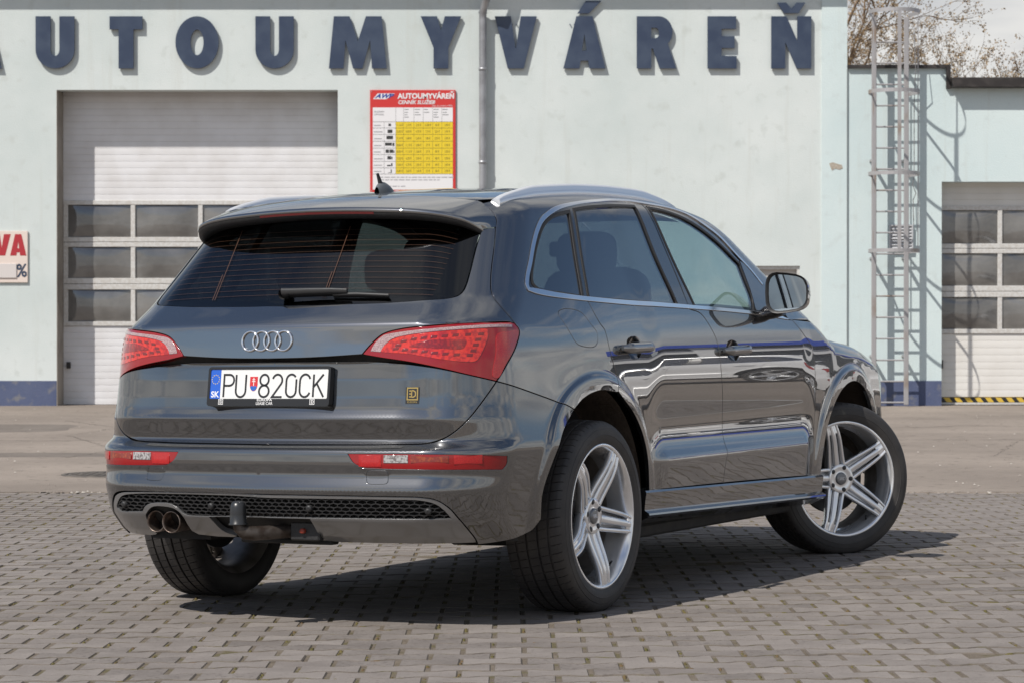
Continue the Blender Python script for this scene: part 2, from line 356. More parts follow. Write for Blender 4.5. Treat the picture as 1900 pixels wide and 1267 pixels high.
# outlines of the panels in body coordinates (s round the body, q up it)
D = {
 'light': [(0.3961, 0.9979), (0.4278, 1.036), (0.4688, 1.071), (0.5227, 1.083), (0.6147, 1.085), (0.7225, 1.088), (0.8945, 1.096), (0.9126, 1.092), (0.9302, 1.067), (0.9016, 1.01), (0.8475, 0.9449), (0.8058, 0.8896), (0.7455, 0.9063), (0.6421, 0.9361), (0.5414, 0.964), (0.4674, 0.9804)],
 'lightband_o': [(0.4269, 1.01), (0.4438, 1.04), (0.4714, 1.064), (0.5234, 1.071), (0.6157, 1.073), (0.7206, 1.077), (0.896, 1.085)],
 'lightband_i': [(0.4597, 1.005), (0.4726, 1.029), (0.4992, 1.051), (0.5429, 1.06), (0.6152, 1.064), (0.7194, 1.068), (0.893, 1.077)],
 'bowl': [(0.4599, 1.006), (0.476, 1.03), (0.4917, 1.042), (0.5146, 1.052), (0.5439, 1.056), (0.6479, 1.061), (0.7193, 1.063), (0.7891, 1.062), (0.7896, 1.049), (0.7711, 1.005), (0.7451, 0.9635), (0.73, 0.9579), (0.6431, 0.9681), (0.5421, 0.9931), (0.4755, 1.002)],
 'led': [(0.5326, 1.038), (0.5629, 1.043), (0.5921, 1.044), (0.6212, 1.045), (0.6522, 1.046), (0.6838, 1.047), (0.7217, 1.048), (0.7635, 1.049), (0.7521, 1.031), (0.743, 1.013), (0.7341, 0.9941), (0.7222, 0.9798), (0.6833, 0.982), (0.6508, 0.9859), (0.6204, 0.9904), (0.592, 0.9961), (0.5633, 1.001), (0.5353, 1.006), (0.508, 1.012), (0.5157, 1.024)],
 'lampcore': [(0.5499, 1.017), (0.595, 1.032), (0.7023, 1.032), (0.7166, 1.03), (0.7056, 1.002), (0.6967, 1), (0.5706, 1.013)],
 'marker': [(0.8318, 1.052), (0.874, 1.058), (0.921, 1.062), (0.8881, 1.002), (0.8437, 0.9485), (0.8109, 0.9022), (0.7944, 0.9068), (0.8107, 0.9884), (0.8187, 1.041)],
 'gate_low_tip': [(0.3961, 0.9979)],
 'shut': [(1.017, 1.66), (1.041, 1.657), (1.065, 1.629), (1.071, 1.591), (1.065, 1.561), (1.035, 1.522), (0.9843, 1.443), (0.9283, 1.353), (0.8877, 1.275), (0.8699, 1.226), (0.8677, 1.194), (0.8812, 1.153), (0.9035, 1.11), (0.9176, 1.091), (0.9302, 1.067), (0.9016, 1.01), (0.8475, 0.9449), (0.8058, 0.8896), (0.7565, 0.8203), (0.7095, 0.7577), (0.6694, 0.7118), (0.638, 0.6871), (0.5997, 0.6737), (0.5028, 0.6685), (0.2433, 0.6666), (0.0247, 0.6653)],
 'spoil_edge': [(0.1125, 1.943), (0.4431, 1.88), (0.7464, 1.73), (0.8624, 1.639), (0.9257, 1.586), (0.9759, 1.528)],
 'glass': [(0.9759, 1.528), (0.955, 1.512), (0.8882, 1.427), (0.8228, 1.322), (0.7825, 1.255), (0.7601, 1.226), (0.7333, 1.208), (0.6852, 1.2), (0.5245, 1.215), (0.3406, 1.238), (0.1028, 1.256)],
 'refl': [(0.3482, 0.6365), (0.5148, 0.6367), (0.7076, 0.6314), (0.8173, 0.6225), (0.816, 0.5947), (0.8014, 0.575), (0.7073, 0.5789), (0.4799, 0.5838), (0.3991, 0.5865), (0.3675, 0.6054)],
 'bumpseam': [(0.8058, 0.8896), (0.9588, 0.8466), (1.144, 0.7957), (1.202, 0.7757)],
 'diff_top': [(0.0543, 0.4868), (0.2436, 0.4871), (0.4782, 0.4852), (0.5698, 0.4825), (0.608, 0.472), (0.6409, 0.445), (0.6769, 0.3965), (0.7348, 0.3271), (0.749, 0.3077)],
 'mesh_top': [(0.0528, 0.4719), (0.2428, 0.4722), (0.4782, 0.4718), (0.5605, 0.4697), (0.602, 0.4567), (0.628, 0.433), (0.6463, 0.4062)],
 'mesh_bot': [(0.0431, 0.4031), (0.2378, 0.4043), (0.5782, 0.4053), (0.6463, 0.4062)],
 'arch_r_in': [(1.867, 0.4341), (1.838, 0.573), (1.786, 0.6658), (1.702, 0.7474), (1.615, 0.8015), (1.531, 0.833), (1.43, 0.8422), (1.333, 0.8311), (1.255, 0.8065), (1.202, 0.7757), (1.09, 0.682), (1.01, 0.5394), (0.9897, 0.4694), (0.994, 0.3798)],
 'arch_r_out': [(1.949, 0.635), (1.882, 0.7087), (1.799, 0.7823), (1.698, 0.846), (1.588, 0.8805), (1.498, 0.8958), (1.39, 0.8956), (1.3, 0.8808), (1.226, 0.8519), (1.144, 0.7957), (1.046, 0.7036), (1.002, 0.6346), (0.9802, 0.553)],
 'arch_f_in': [(3.818, 0.3909), (3.851, 0.4744), (3.908, 0.5913), (3.963, 0.6404), (4.076, 0.7505), (4.222, 0.8219), (4.357, 0.8457), (4.58, 0.833), (4.722, 0.783), (4.8, 0.7329), (4.801, 0.6548)],
 'dlo_out': [(1.049, 1.23), (1.046, 1.255), (1.067, 1.293), (1.125, 1.361), (1.19, 1.433), (1.259, 1.492), (1.322, 1.533), (1.393, 1.559), (1.499, 1.583), (1.612, 1.597), (1.847, 1.619), (2.028, 1.632), (2.206, 1.637), (2.37, 1.63), (2.558, 1.624), (2.716, 1.604), (2.855, 1.562), (3.008, 1.51), (3.142, 1.428), (3.234, 1.371), (3.318, 1.295)],
 'belt_bot': [(1.049, 1.23), (1.095, 1.22), (1.246, 1.204), (1.396, 1.192), (1.641, 1.18), (1.901, 1.172), (2.375, 1.162), (3.083, 1.141), (3.476, 1.119)],
 'belt_top': [(1.106, 1.24), (1.256, 1.222), (1.406, 1.208), (1.651, 1.196), (1.912, 1.189), (2.384, 1.176), (2.957, 1.159), (3.344, 1.145)],
 'qglass': [(1.104, 1.265), (1.112, 1.29), (1.177, 1.373), (1.253, 1.445), (1.336, 1.504), (1.427, 1.536), (1.556, 1.552), (1.48, 1.389), (1.413, 1.212), (1.261, 1.229), (1.126, 1.246)],
 'rglass': [(1.617, 1.561), (1.755, 1.574), (1.901, 1.584), (2.193, 1.595), (2.2, 1.39), (2.254, 1.182), (1.871, 1.194), (1.469, 1.206), (1.532, 1.378)],
 'fglass': [(2.34, 1.596), (2.491, 1.587), (2.652, 1.563), (2.809, 1.524), (2.962, 1.468), (3.12, 1.382), (3.118, 1.301), (3.116, 1.212), (3.078, 1.158), (2.753, 1.165), (2.442, 1.174), (2.375, 1.378)],
 'bshut': [(2.3, 1.625), (2.305, 1.393), (2.372, 1.176)],
 'dshut_r': [(1.442, 1.19), (1.447, 1.185), (1.467, 1.138), (1.495, 1.095), (1.519, 1.073), (1.531, 1.01), (1.556, 0.9366), (1.579, 0.8853), (1.563, 0.8577), (1.564, 0.832)],
 'dshut_m': [(2.364, 1.164), (2.373, 1.16), (2.474, 1.142), (2.534, 1.095), (2.581, 1.034), (2.598, 0.9732), (2.612, 0.8874), (2.646, 0.7342), (2.647, 0.6329), (2.633, 0.5716), (2.614, 0.4885), (2.61, 0.42)],
 'dshut_f': [(3.523, 1.118), (3.55, 1.097), (3.623, 1.047), (3.702, 0.997), (3.722, 0.9253), (3.729, 0.8144), (3.726, 0.7033), (3.715, 0.5657), (3.716, 0.5256), (3.701, 0.446), (3.695, 0.3975)],
 'sill_top': [(1.867, 0.4341), (2.603, 0.4238), (3.701, 0.3984), (3.807, 0.3918)],
 'fuel': [(1.199, 1.147), (1.233, 1.158), (1.317, 1.155), (1.371, 1.139), (1.415, 1.095), (1.449, 1.062), (1.442, 1.029), (1.409, 1.009), (1.325, 1.01), (1.273, 1.023), (1.242, 1.059), (1.209, 1.112), (1.193, 1.136)],
 'handle_r': [(1.629, 1.003), (1.873, 1.001)],
 'hrec_r': [(1.697, 1.028), (1.734, 1.045), (1.795, 1.046), (1.824, 1.029), (1.822, 0.995), (1.81, 0.9694), (1.772, 0.9571), (1.717, 0.9598), (1.692, 0.9811)],
 'handle_f': [(2.629, 0.9866), (2.88, 0.9824)],
 'hrec_f': [(2.683, 1.007), (2.714, 1.025), (2.775, 1.027), (2.811, 1.011), (2.817, 0.9783), (2.809, 0.9506), (2.759, 0.9385), (2.706, 0.9448), (2.679, 0.9656)],
 'rings': [(0.0069, 1.071)],
 'plate': [(0.3098, 0.9428), (0.2709, 0.9468), (0.263, 0.844), (0.3096, 0.8444)],
 'badge': [(0.5456, 0.8681), (0.5827, 0.8709), (0.5796, 0.8179), (0.5426, 0.8169)],
 'wiper': [(0.0347, 1.341), (0.5089, 1.256)],
 'towc': [(0.4111, 0.5721), (0.4145, 0.576), (0.471, 0.5754), (0.4741, 0.5706), (0.4735, 0.5364), (0.4686, 0.5317), (0.4143, 0.5312), (0.4109, 0.5359)],
 'rail_b': [(1.162, 1.667), (1.211, 1.65), (1.595, 1.689), (1.994, 1.759), (2.271, 1.766), (2.417, 1.684), (2.731, 1.653)],
 'rail_t': [(1.169, 1.671), (1.853, 1.94), (1.99, 1.925), (2.104, 1.844), (2.171, 1.789), (2.328, 1.75), (2.504, 1.71), (2.718, 1.66)],
 'bump_bot': [(0.994, 0.3798), (0.9496, 0.3395), (0.8888, 0.3207), (0.8079, 0.3087), (0.7507, 0.3035)],
 'L_diff_top': [(0.0546, 0.4897), (0.1041, 0.4897), (0.3523, 0.4877), (0.5241, 0.4827), (0.5752, 0.4778), (0.6163, 0.4632), (0.6417, 0.4388), (0.6509, 0.4049), (0.6689, 0.3719), (0.623, 0.338), (0.5951, 0.3246), (0.5565, 0.3156)],
 'L_mesh_top': [(0.0533, 0.4769), (0.1058, 0.4777), (0.3541, 0.4775), (0.5262, 0.4717), (0.5737, 0.4625), (0.6036, 0.4402), (0.6237, 0.4161), (0.6025, 0.404)],
 'L_mesh_bot': [(0.0437, 0.4061), (0.1198, 0.4032), (0.2158, 0.3996), (0.3025, 0.398), (0.331, 0.406), (0.3531, 0.4302), (0.3855, 0.4448), (0.4156, 0.4462), (0.4448, 0.445), (0.4752, 0.4379), (0.4932, 0.4239), (0.5055, 0.409), (0.5431, 0.4063), (0.6025, 0.404)],
 'L_exh': [(0.3704, 0.3359), (0.3578, 0.3642), (0.3439, 0.3966), (0.3658, 0.4204), (0.4134, 0.429), (0.453, 0.4265), (0.4758, 0.4123), (0.5194, 0.3661), (0.5391, 0.3394), (0.5565, 0.3156)],
 'L_tow': [(0.224, 0.3932), (0.223, 0.3773), (0.2183, 0.3433), (0.1698, 0.3185)],
 'R_tow': [(0.2026, 0.3964), (0.2087, 0.3734), (0.2148, 0.3417)],
 'arc_lip': [(0.1557, 1.001)],
}
# ------------------------------------------------------------------ panel builder
def poly_inset(p, d):
    p = np.array(ccw(p)); n = len(p); a = np.roll(p, 1, 0); b = np.roll(p, -1, 0)
    e1 = p-a; e2 = b-p
    e1 /= np.maximum(np.linalg.norm(e1, axis=1, keepdims=True), 1e-9); e2 /= np.maximum(np.linalg.norm(e2, axis=1, keepdims=True), 1e-9)
    n1 = np.stack([-e1[:, 1], e1[:, 0]], 1); n2 = np.stack([-e2[:, 1], e2[:, 0]], 1); m = n1+n2
    m /= np.maximum(np.linalg.norm(m, axis=1, keepdims=True), 1e-9)
    k = d/np.maximum(np.sum(m*n1, 1), .5); return p+m*k[:, None]
def dedupe(p, e=1e-4):
    o = []
    for q in p:
        if not o or math.hypot(q[0]-o[-1][0], q[1]-o[-1][1]) > e: o.append((float(q[0]), float(q[1])))
    if len(o) > 2 and math.hypot(o[0][0]-o[-1][0], o[0][1]-o[-1][1]) <= e: o.pop()
    return o
def tri_panel(outline, holes=(), grid=.018, off=0., gap=.0029, skirt=.016, rows=(), centre=False, hole_gap=.0022, offf=None, extra=()):
    """returns verts, normals, faces of a body panel on the right-hand side"""
    outl = np.array(ccw(dedupe(outline)))
    if centre:                                   # give the edge on the centre line enough points
        o2 = []
        for i in range(len(outl)):
            p, q = outl[i], outl[(i+1) % len(outl)]; o2.append(tuple(p))
            if p[0] < 1e-3 and q[0] < 1e-3:
                lo_, hi_ = sorted((p[1], q[1])); zz = sorted(set([round(v, 5) for v in np.arange(lo_+grid*.6, hi_-grid*.4, grid)]+[r for r in rows if lo_+.003 < r < hi_-.003]))
                o2 += [(0., z_) for z_ in (zz if q[1] > p[1] else zz[::-1])]
        outl = np.array(o2)
    ins = poly_inset(outl, gap)
    if centre:                                   # keep the edge on the centre line where it is
        k = outl[:, 0] < 1e-3; ins[k, 0] = 0.
    loops = [ins]+[poly_inset(dedupe(h), -hole_gap)[::-1] for h in holes]
    pts = [tuple(p) for lp in loops for p in lp]; ed = []; b = 0
    for lp in loops:
        n = len(lp); ed += [(b+i, b+(i+1) % n) for i in range(n)]; b += n
    lo = ins.min(0); hi = ins.max(0)
    gs = np.arange(lo[0]+grid*.5, hi[0], grid); gq = np.arange(lo[1]+grid*.5, hi[1], grid)
    gq = gq[[not any(abs(q-r) < grid*.45 for r in rows) for q in gq]] if len(rows) else gq
    gq = np.concatenate([gq, [r for r in rows if lo[1] < r < hi[1]]])
    G = np.array([(s+(grid*.5 if (i % 2 and grid > .01) else 0), q) for i, q in enumerate(gq) for s in gs])
    if len(extra):
        ex = np.array(extra)
        if len(G):
            k_ = np.ones(len(G), bool)
            for i0 in range(0, len(G), 2000): k_[i0:i0+2000] = np.min(np.linalg.norm(G[i0:i0+2000, None]-ex[None], axis=2), axis=1) > grid*.5
            G = G[k_]
        G = np.concatenate([G, ex]) if len(G) else ex
    if len(G):
        G = G[inside(G, loops)]
        B = np.array(pts); keep = np.ones(len(G), bool)
        for i0 in range(0, len(G), 2000):
            d = np.min(np.linalg.norm(G[i0:i0+2000, None]-B[None], axis=2), axis=1); keep[i0:i0+2000] = d > min(grid*.45, .004)
        G = G[keep]
    nb = len(pts); allp = [Vector(p) for p in pts]+[Vector((float(g[0]), float(g[1]))) for g in G]
    vc, _, fc, ov, _, _ = delaunay_2d_cdt(allp, ed, [], 0, 1e-7)
    vc = np.array([tuple(v) for v in vc]); fc = [f for f in fc]
    C = np.array([vc[list(f)].mean(0) for f in fc]); inn = inside(C, loops); T = []
    for f, k in zip(fc, inn):
        if k:
            a, b2, c = vc[f[0]], vc[f[1]], vc[f[2]]; ar = (b2[0]-a[0])*(c[1]-a[1])-(b2[1]-a[1])*(c[0]-a[0])
            if abs(ar) > 1e-12: T.append(tuple(f) if ar > 0 else tuple(f)[::-1])
    P = surf(vc[:, 0], vc[:, 1]); Nn = grad(P); P = P+Nn*(off if offf is None else offf(vc))[..., None] if offf is not None else P+Nn*off
    V = [tuple(p) for p in P]; NN = [tuple(n) for n in Nn]
    if skirt > 0:
        for lp in loops:
            Q = surf(lp[:, 0], lp[:, 1]); Nb = grad(Q); Q = Q+Nb*(off if offf is None else offf(lp)[:, None])
            t = np.roll(Q, -1, 0)-np.roll(Q, 1, 0); t /= np.maximum(np.linalg.norm(t, axis=1, keepdims=True), 1e-9)
            bo = np.cross(t, Nb); n = len(lp)
            cen = (lp[:, 0] < 1e-3) if centre else np.zeros(n, bool)
            r1 = Q+bo*.0010-Nb*.0009; r2 = r1-Nb*skirt+bo*.0002
            for ra, rb, na, nbn in ((Q, r1, Nb, (bo+Nb)*.7071), (r1, r2, bo, bo)):
                b0 = len(V); V += [tuple(x) for x in ra]+[tuple(x) for x in rb]; NN += [tuple(x) for x in na]+[tuple(x) for x in nbn]
                for i in range(n):
                    j = (i+1) % n
                    if not (cen[i] and cen[j]): T.append((b0+j, b0+i, b0+n+i, b0+n+j))
    return V, NN, T
def finish(name, V, NN, T, m, parent, mirror=None):
    """mirror: None right only, 'both' one mesh with both halves, 'left' the left-hand twin"""
    if mirror in ('both', 'left'):
        Vm = [(x, -y, z) for x, y, z in V]; Nm = [(x, -y, z) for x, y, z in NN]; Tm = [tuple(f)[::-1] for f in T]
    if mirror == 'left': V, NN, T = Vm, Nm, Tm
    elif mirror == 'both':
        b = len(V); V = V+Vm; NN = NN+Nm; T = T+[tuple(i+b for i in f) for f in Tm]
    return mesh_obj(name, V, T, m, parent, normals=NN)
def pair(name, outline, m, parent, left_parent=None, **k):
    V, NN, T = tri_panel(outline, **k)
    r = finish(name, V, NN, T, m, parent); l = finish(name, V, NN, T, m, left_parent or parent, 'left'); return r, l
def whole(name, outline, m, parent, **k):
    V, NN, T = tri_panel(outline, centre=True, **k); return finish(name, V, NN, T, m, parent, 'both')
def sq(x, a, z): return tuple(param([(x, -a, z)])[0])
def st(a, z): return sq(float(tail_x(np.array([a]), np.array([z]))[0]), a, z)       # a point of the tail
def arch_extra():                               # extra points where the wheel-arch flare turns into the panel
    E = []
    for xc, zc in ARCH:
        for r in np.arange(ARCH_R+.034, ARCH_R+.086, .0055):
            for w in np.arange(.0, math.pi, .016/r):
                x, z = xc+r*math.cos(w), zc+r*math.sin(w); E.append(sq(x, float(half_width(np.array([x]), np.array([z]))[0]), z))
    return E
def cs(*names): return crv([p for nm in names for p in nm], .010)
# ------------------------------------------------------------------ car materials
def paint_mat(name, col, cr_=.010, ci=3.1):
    m = mat(name, col, rough=.30, metal=.80, coat=1., coat_ior=ci, coat_rough=cr_)
    t = m.node_tree; p = t.nodes['Principled BSDF']; co = t.nodes.new('ShaderNodeTexCoord')
    nz = t.nodes.new('ShaderNodeTexNoise'); nz.inputs['Scale'].default_value = 900; nz.inputs['Detail'].default_value = 1
    r = t.nodes.new('ShaderNodeMapRange'); r.inputs[1].default_value = .3; r.inputs[2].default_value = .7; r.inputs[3].default_value = .24; r.inputs[4].default_value = .40
    t.links.new(co.outputs['Object'], nz.inputs['Vector']); t.links.new(nz.outputs['Fac'], r.inputs[0]); t.links.new(r.outputs[0], p.inputs['Roughness'])
    return m
PAINT = paint_mat('grey metallic paint', (.026, .0275, .032))
PAINT_D = paint_mat('grey metallic paint with road dust', (.030, .0315, .035), .042, 2.5)
SILVER = mat('silver trim paint', (.27, .272, .275), .30, .7, coat=.8, noise=(3, (.22, .22, .222), .4, .7))
BLK = mat('black plastic', (.018, .018, .019), .5, noise=(60, (.026, .026, .027), .4, .6))
GBLK = mat('gloss black trim', (.010, .010, .012), .22, coat=1., coat_rough=.01)
MBLK = mat('matt black rubber seal', (.022, .020, .018), .55)
DARK = mat('dark underbody', (.012, .012, .012), .8, noise=(14, (.03, .027, .023), .4, .75))
LINER = mat('wheel arch liner felt', (.055, .041, .031), .95, noise=(18, (.075, .058, .045), .35, .7), bump=(60, .6, .01))
CHROME = mat('satin chrome', (.82, .83, .85), .12, 1.)
GLASS_S = glass_mat('tinted side glass', (.085, .11, .125), 2.9)
GLASS_F = glass_mat('clear side glass', (.46, .60, .60), 2.5)
GLASS_R = glass_mat('privacy rear glass', (.10, .105, .105), 1.55)
GLASS_W = glass_mat('windscreen glass', (.70, .78, .74), 1.5)
RED = mat('red lamp plastic', (.26, .003, .005), .12, coat=.7, coat_rough=.01)
RED2 = mat('bright red reflector', (.36, .006, .010), .18, coat=.8, coat_rough=.01, noise=(260, (.44, .012, .012), .45, .6, 1))
ORED = mat('orange red lamp bowl', (.62, .026, .012), .18, coat=1., coat_rough=.01, noise=(70, (.36, .010, .010), .42, .62, 2))
LWHITE = mat('clear lamp prism', (.46, .34, .34), .2, coat=.8, noise=(330, (.26, .15, .16), .4, .6, 1))
AMBER = mat('amber lamp plastic', (.20, .018, .010), .15, coat=1., noise=(90, (.30, .050, .012), .5, .66, 1))
LED = mat('dark lamp element', (.17, .010, .009), .2, coat=1.)
INT = mat('dark interior cloth', (.010, .010, .012), .85, noise=(90, (.018, .018, .020), .4, .6))
HEADL = mat('grey headliner', (.16, .16, .155), .9)
ALLOY = mat('silver alloy', (.95, .955, .965), .18, .66, coat=.7, coat_rough=.05, noise=(7, (.76, .77, .79), .4, .7))
TYRE = mat('tyre rubber', (.030, .028, .028), .60, noise=(9, (.048, .044, .041), .38, .66), bump=(140, .25, .004))
STEEL = mat('rusty steel', (.105, .090, .080), .5, .7, noise=(22, (.05, .036, .028), .42, .62))
EXH = mat('exhaust steel', (.28, .23, .20), .38, .9, noise=(30, (.12, .09, .075), .4, .65))
# ------------------------------------------------------------------ car
CAR_M = Matrix(((0.466557, -0.884408, 0.012027, -.4673), (0.884491, 0.466500, -0.006345, 9.8591), (0, 0, 1, 0), (0, 0, 0, 1)))
def car_matrix(yaw, roll, pt, o):
    c, s_ = math.cos(yaw), math.sin(yaw); A = np.array([[s_, -c, 0], [c, s_, 0], [0, 0, 1]])
    cr_, sr = math.cos(roll), math.sin(roll); Rx = np.array([[1, 0, 0], [0, cr_, -sr], [0, sr, cr_]])
    cp, sp = math.cos(pt), math.sin(pt); Ry = np.array([[cp, 0, sp], [0, 1, 0], [-sp, 0, cp]])
    M = np.eye(4); M[:3, :3] = A@Rx@Ry; M[:3, 3] = o; return Matrix(M.tolist())
CAR_M = car_matrix(.4854, -.0136, .0006, (-.4673, 9.8591, 0))
CAR = thing('parked_suv', 'dark grey metallic SUV with silver five-arm wheels parked on the block paving', 'car')
CAR.matrix_world = CAR_M
SH = D['shut']; LT = D['light']; LT[7] = LT[7]; GL = D['glass']; AR = D['arch_r_in']; BB = D['belt_bot']; DO = D['dlo_out']
LTC = crv(LT[0:8], .01)+crv(LT[7:12], .01)[1:]+crv(LT[11:16]+[LT[0]], .01)[1:-1]
shB = crv(SH[5:13]+[LT[7]], .010); shC = crv(SH[17:26], .010)
c_lip = st(0, .979)
FLUSH[0] = True
lt_top = crv(LT[0:8], .01)
gate_up = [(0, c_lip[1])]+crv([(0, c_lip[1]), (.20, st(.19, .982)[1]), LT[0]], .012)[1:]+lt_top[1:]+shB[::-1][1:]+crv([SH[5], GL[0]], .01)[1:]+crv(GL[0:], .010)[1:]+[(0, st(0, 1.172)[1])]
V, NN, T = tri_panel(gate_up, grid=.014, centre=True, skirt=.055, rows=[c_lip[1]+.006], extra=[st(a, z) for z in (1.086, 1.092, 1.096, 1.099, 1.102, 1.106, 1.112, 1.120) for a in np.linspace(.006, .80, 80)])
TG_ = finish('tailgate', V, NN, T, PAINT, CAR, 'both')
pair('tail_lamp', LTC, RED, CAR, grid=.012, skirt=.045, off=-.0008)
LR = [o for o in CAR.children if o.name.startswith('tail_lamp')]
def lamp_bit(nm, outl, m, off, **k):
    V, NN, T = tri_panel(outl, gap=0, skirt=.0025, off=off, grid=k.get('grid', .012))
    finish(nm, V, NN, T, m, LR[0]); finish(nm, V, NN, T, m, LR[1], 'left')
bo_, bi_ = crv(D['lightband_o'], .01), crv(D['lightband_i'], .01)
lamp_bit('prism_band', bo_+bi_[::-1], LWHITE, .0012)
lamp_bit('lamp_bowl', crv(D['bowl'], .008, True), ORED, .0008)
lamp_bit('bulb_cover', crv(D['lampcore'], .008, True), mat('dark red bulb cover', (.20, .008, .008), .15, coat=1., noise=(90, (.34, .014, .010), .45, .62, 2)), .0016)
lamp_bit('side_reflector', crv(D['marker'], .008, True), RED2, .0010)
for (s_, q_) in D['led']:
    w_, h_ = .0085, .0042
    lamp_bit('led_cell', [(s_-w_, q_-h_), (s_+w_, q_-h_*.9), (s_+w_+.003, q_+h_), (s_-w_+.003, q_+h_*.9)], LED, .0020)
FLUSH[0] = False
low_top = [st(.39, .966), st(.47, .962), st(.55, .955)]
gate_lo = [(0, SH[25][1])]+shC[::-1]+crv([LT[11], LT[12], LT[13], low_top[2]], .01)[1:]+crv(low_top[::-1], .01)[1:]+[(0, st(0, .966)[1])]
V, NN, T = tri_panel(gate_lo, grid=.013, centre=True, rows=[.738, .744, .748, .751, .753, .755, .757, .759, .761, .764, .768, .773, .78, .788])
GLO = finish('lower_panel', V, NN, T, PAINT_D, TG_, 'both')
# rear window
rg = [(0, st(0, 1.174)[1])]+crv(GL[::-1], .012)+[sq(-.36, .60, 1.50), sq(-.44, .42, 1.520)]+[(0, st(0, 1.515)[1])]
V, NN, T = tri_panel(rg, grid=.022, centre=True, gap=.0035, skirt=.004, off=-.003)
RW = finish('rear_window', V, NN, T, GLASS_R, TG_, 'both')
def strip_on(curve, w, off, nm, m, parent, both=False, fn=None):
    c_ = np.array(curve); V2, F2 = ribbon(c_, w); V2 = np.array(V2); P = surf(np.abs(V2[:, 0]), V2[:, 1]); Nn = grad(P); P = P+Nn*off
    P[:, 1] *= np.where(V2[:, 0] < 0, -1, 1); return P, F2
hb = MB()
for i in range(13):
    z_ = 1.215+i*.0205
    for sg in (-1, 1):
        aa = np.linspace(0, .595+.0*i, 40); pts = np.array([st(a, z_-.012*(a/.6)**2) for a in aa]); x_ = surf(pts[:, 0], pts[:, 1]); nn = grad(x_); x_ = x_+nn*.0006
        up = np.array([.0, 0, .0011]); up2 = np.array([.0006, 0, .0006])
        A_ = x_.copy(); A_[:, 1] *= -sg; B_ = A_+up2
        n_ = len(A_); hb.add([tuple(v) for v in A_]+[tuple(v) for v in B_], [(k, k+1, n_+k+1, n_+k) for k in range(n_-1)])
for yy in (.335, -.165):
    for k2, (z0_, z1_) in enumerate(((1.20, 1.475), (1.20, 1.30))):
        zz = np.linspace(z0_, z1_, 30); A_ = np.array([(tail_x(np.array([abs(yy)]), np.array([z]))[0]-.002, yy+.01*k2+(z-1.2)*.15, z) for z in zz]); B_ = A_+np.array([0, .0022, 0]); n_ = len(A_)
        hb.add([tuple(v) for v in A_]+[tuple(v) for v in B_], [(k, k+1, n_+k+1, n_+k) for k in range(n_-1)])
hb.build('heating_lines', mat('copper heating line', (.085, .035, .016), .5, .3), RW)
# black printed border of the rear window
ins_ = poly_inset(rg, .0)
bord = [(0, st(0, 1.174)[1])]+crv(GL[::-1], .012)+[sq(-.36, .60, 1.50)]+[sq(-.385, .555, 1.50)]+crv([st(.565, 1.43), st(.585, 1.34), st(.603, 1.26), st(.60, 1.232), st(.57, 1.218), st(.45, 1.206), st(.25, 1.200)], .012)+[(0, st(0, 1.198)[1])]
V, NN, T = tri_panel(bord, grid=.03, centre=True, gap=.004, skirt=0, off=-.0048)
finish('printed_border', V, NN, T, GBLK, RW, 'both')
# spoiler
def spoiler():
    A = [(-.365, 0), (-.362, .14), (-.354, .28), (-.342, .42), (-.327, .52), (-.312, .575)]
    A3 = [(x, -a, float(top_z(np.array([x]), np.array([a]))[0])) for x, a in A]
    A3 += [(-.300, -.604, 1.537), (-.302, -.630, 1.514), (-.313, -.646, 1.490), (-.334, -.656, 1.461)]
    B3 = [(-.605, 0, 1.540), (-.601, -.14, 1.538), (-.590, -.28, 1.533), (-.566, -.42, 1.525), (-.535, -.52, 1.513), (-.502, -.575, 1.500), (-.470, -.602, 1.489), (-.440, -.617, 1.477), (-.412, -.626, 1.466), (-.386, -.631, 1.456)]
    A3 = np.array(crv(A3, .03)); 
    tA = np.linspace(0, 1, len(A3)); B0 = np.array(B3); tb = np.linspace(0, 1, len(B0)); 
    Bc = np.array(crv([tuple(p) for p in B3], .01)); tB = np.linspace(0, 1, len(Bc)); n = 44
    ts = np.linspace(0, 1, n)
    A_ = np.stack([np.interp(ts, tA, A3[:, k]) for k in range(3)], 1); B_ = np.stack([np.interp(ts, tB, Bc[:, k]) for k in range(3)], 1)
    m = 11; G = []
    for i in range(n):
        C = A_[i]*.45+B_[i]*.55+np.array([0, 0, .010*(1-ts[i])**.5])
        col = []
        for j in range(m):
            v = j/(m-1); col.append((1-v)**2*A_[i]+2*v*(1-v)*C+v*v*B_[i])
        G.append(col)
    return np.array(G)
G = spoiler(); n, m_ = G.shape[:2]
Gf = np.concatenate([G[::-1]*np.array([1, -1, 1]), G[1:]], 0); n2 = len(Gf)
V = Gf.reshape(-1, 3); Fq = [(i*m_+j, i*m_+j+1, (i+1)*m_+j+1, (i+1)*m_+j) for i in range(n2-1) for j in range(m_-1)]
# rolled trailing edge
te = Gf[:, -1]; L2 = te+np.array([-.003, 0, -.006]); L3 = te+np.array([.000, 0, -.013])
b0 = len(V); V = np.concatenate([V, L2, L3]); 
Fq += [(i*m_+m_-1, b0+i, b0+i+1, (i+1)*m_+m_-1) for i in range(n2-1)]+[(b0+i, b0+n2+i, b0+n2+i+1, b0+i+1) for i in range(n2-1)]
SP = mesh_obj('roof_spoiler', V, Fq, PAINT, TG_, smooth=True)
U = [L3+np.array([.002, 0, .0005]), L3+np.array([.004, 0, -.014]), L3*np.array([1, .985, 1])+np.array([.03, 0, -.024]), L3*np.array([1, .97, 1])+np.array([.17, 0, -.020])]
V = np.concatenate(U); mesh_obj('spoiler_underside', V, [(k*n2+i, (k+1)*n2+i, (k+1)*n2+i+1, k*n2+i+1) for k in range(3) for i in range(n2-1)], BLK, SP, smooth=True)
ix = [i for i in range(n2) if -.29 < te[i][1] < .24]
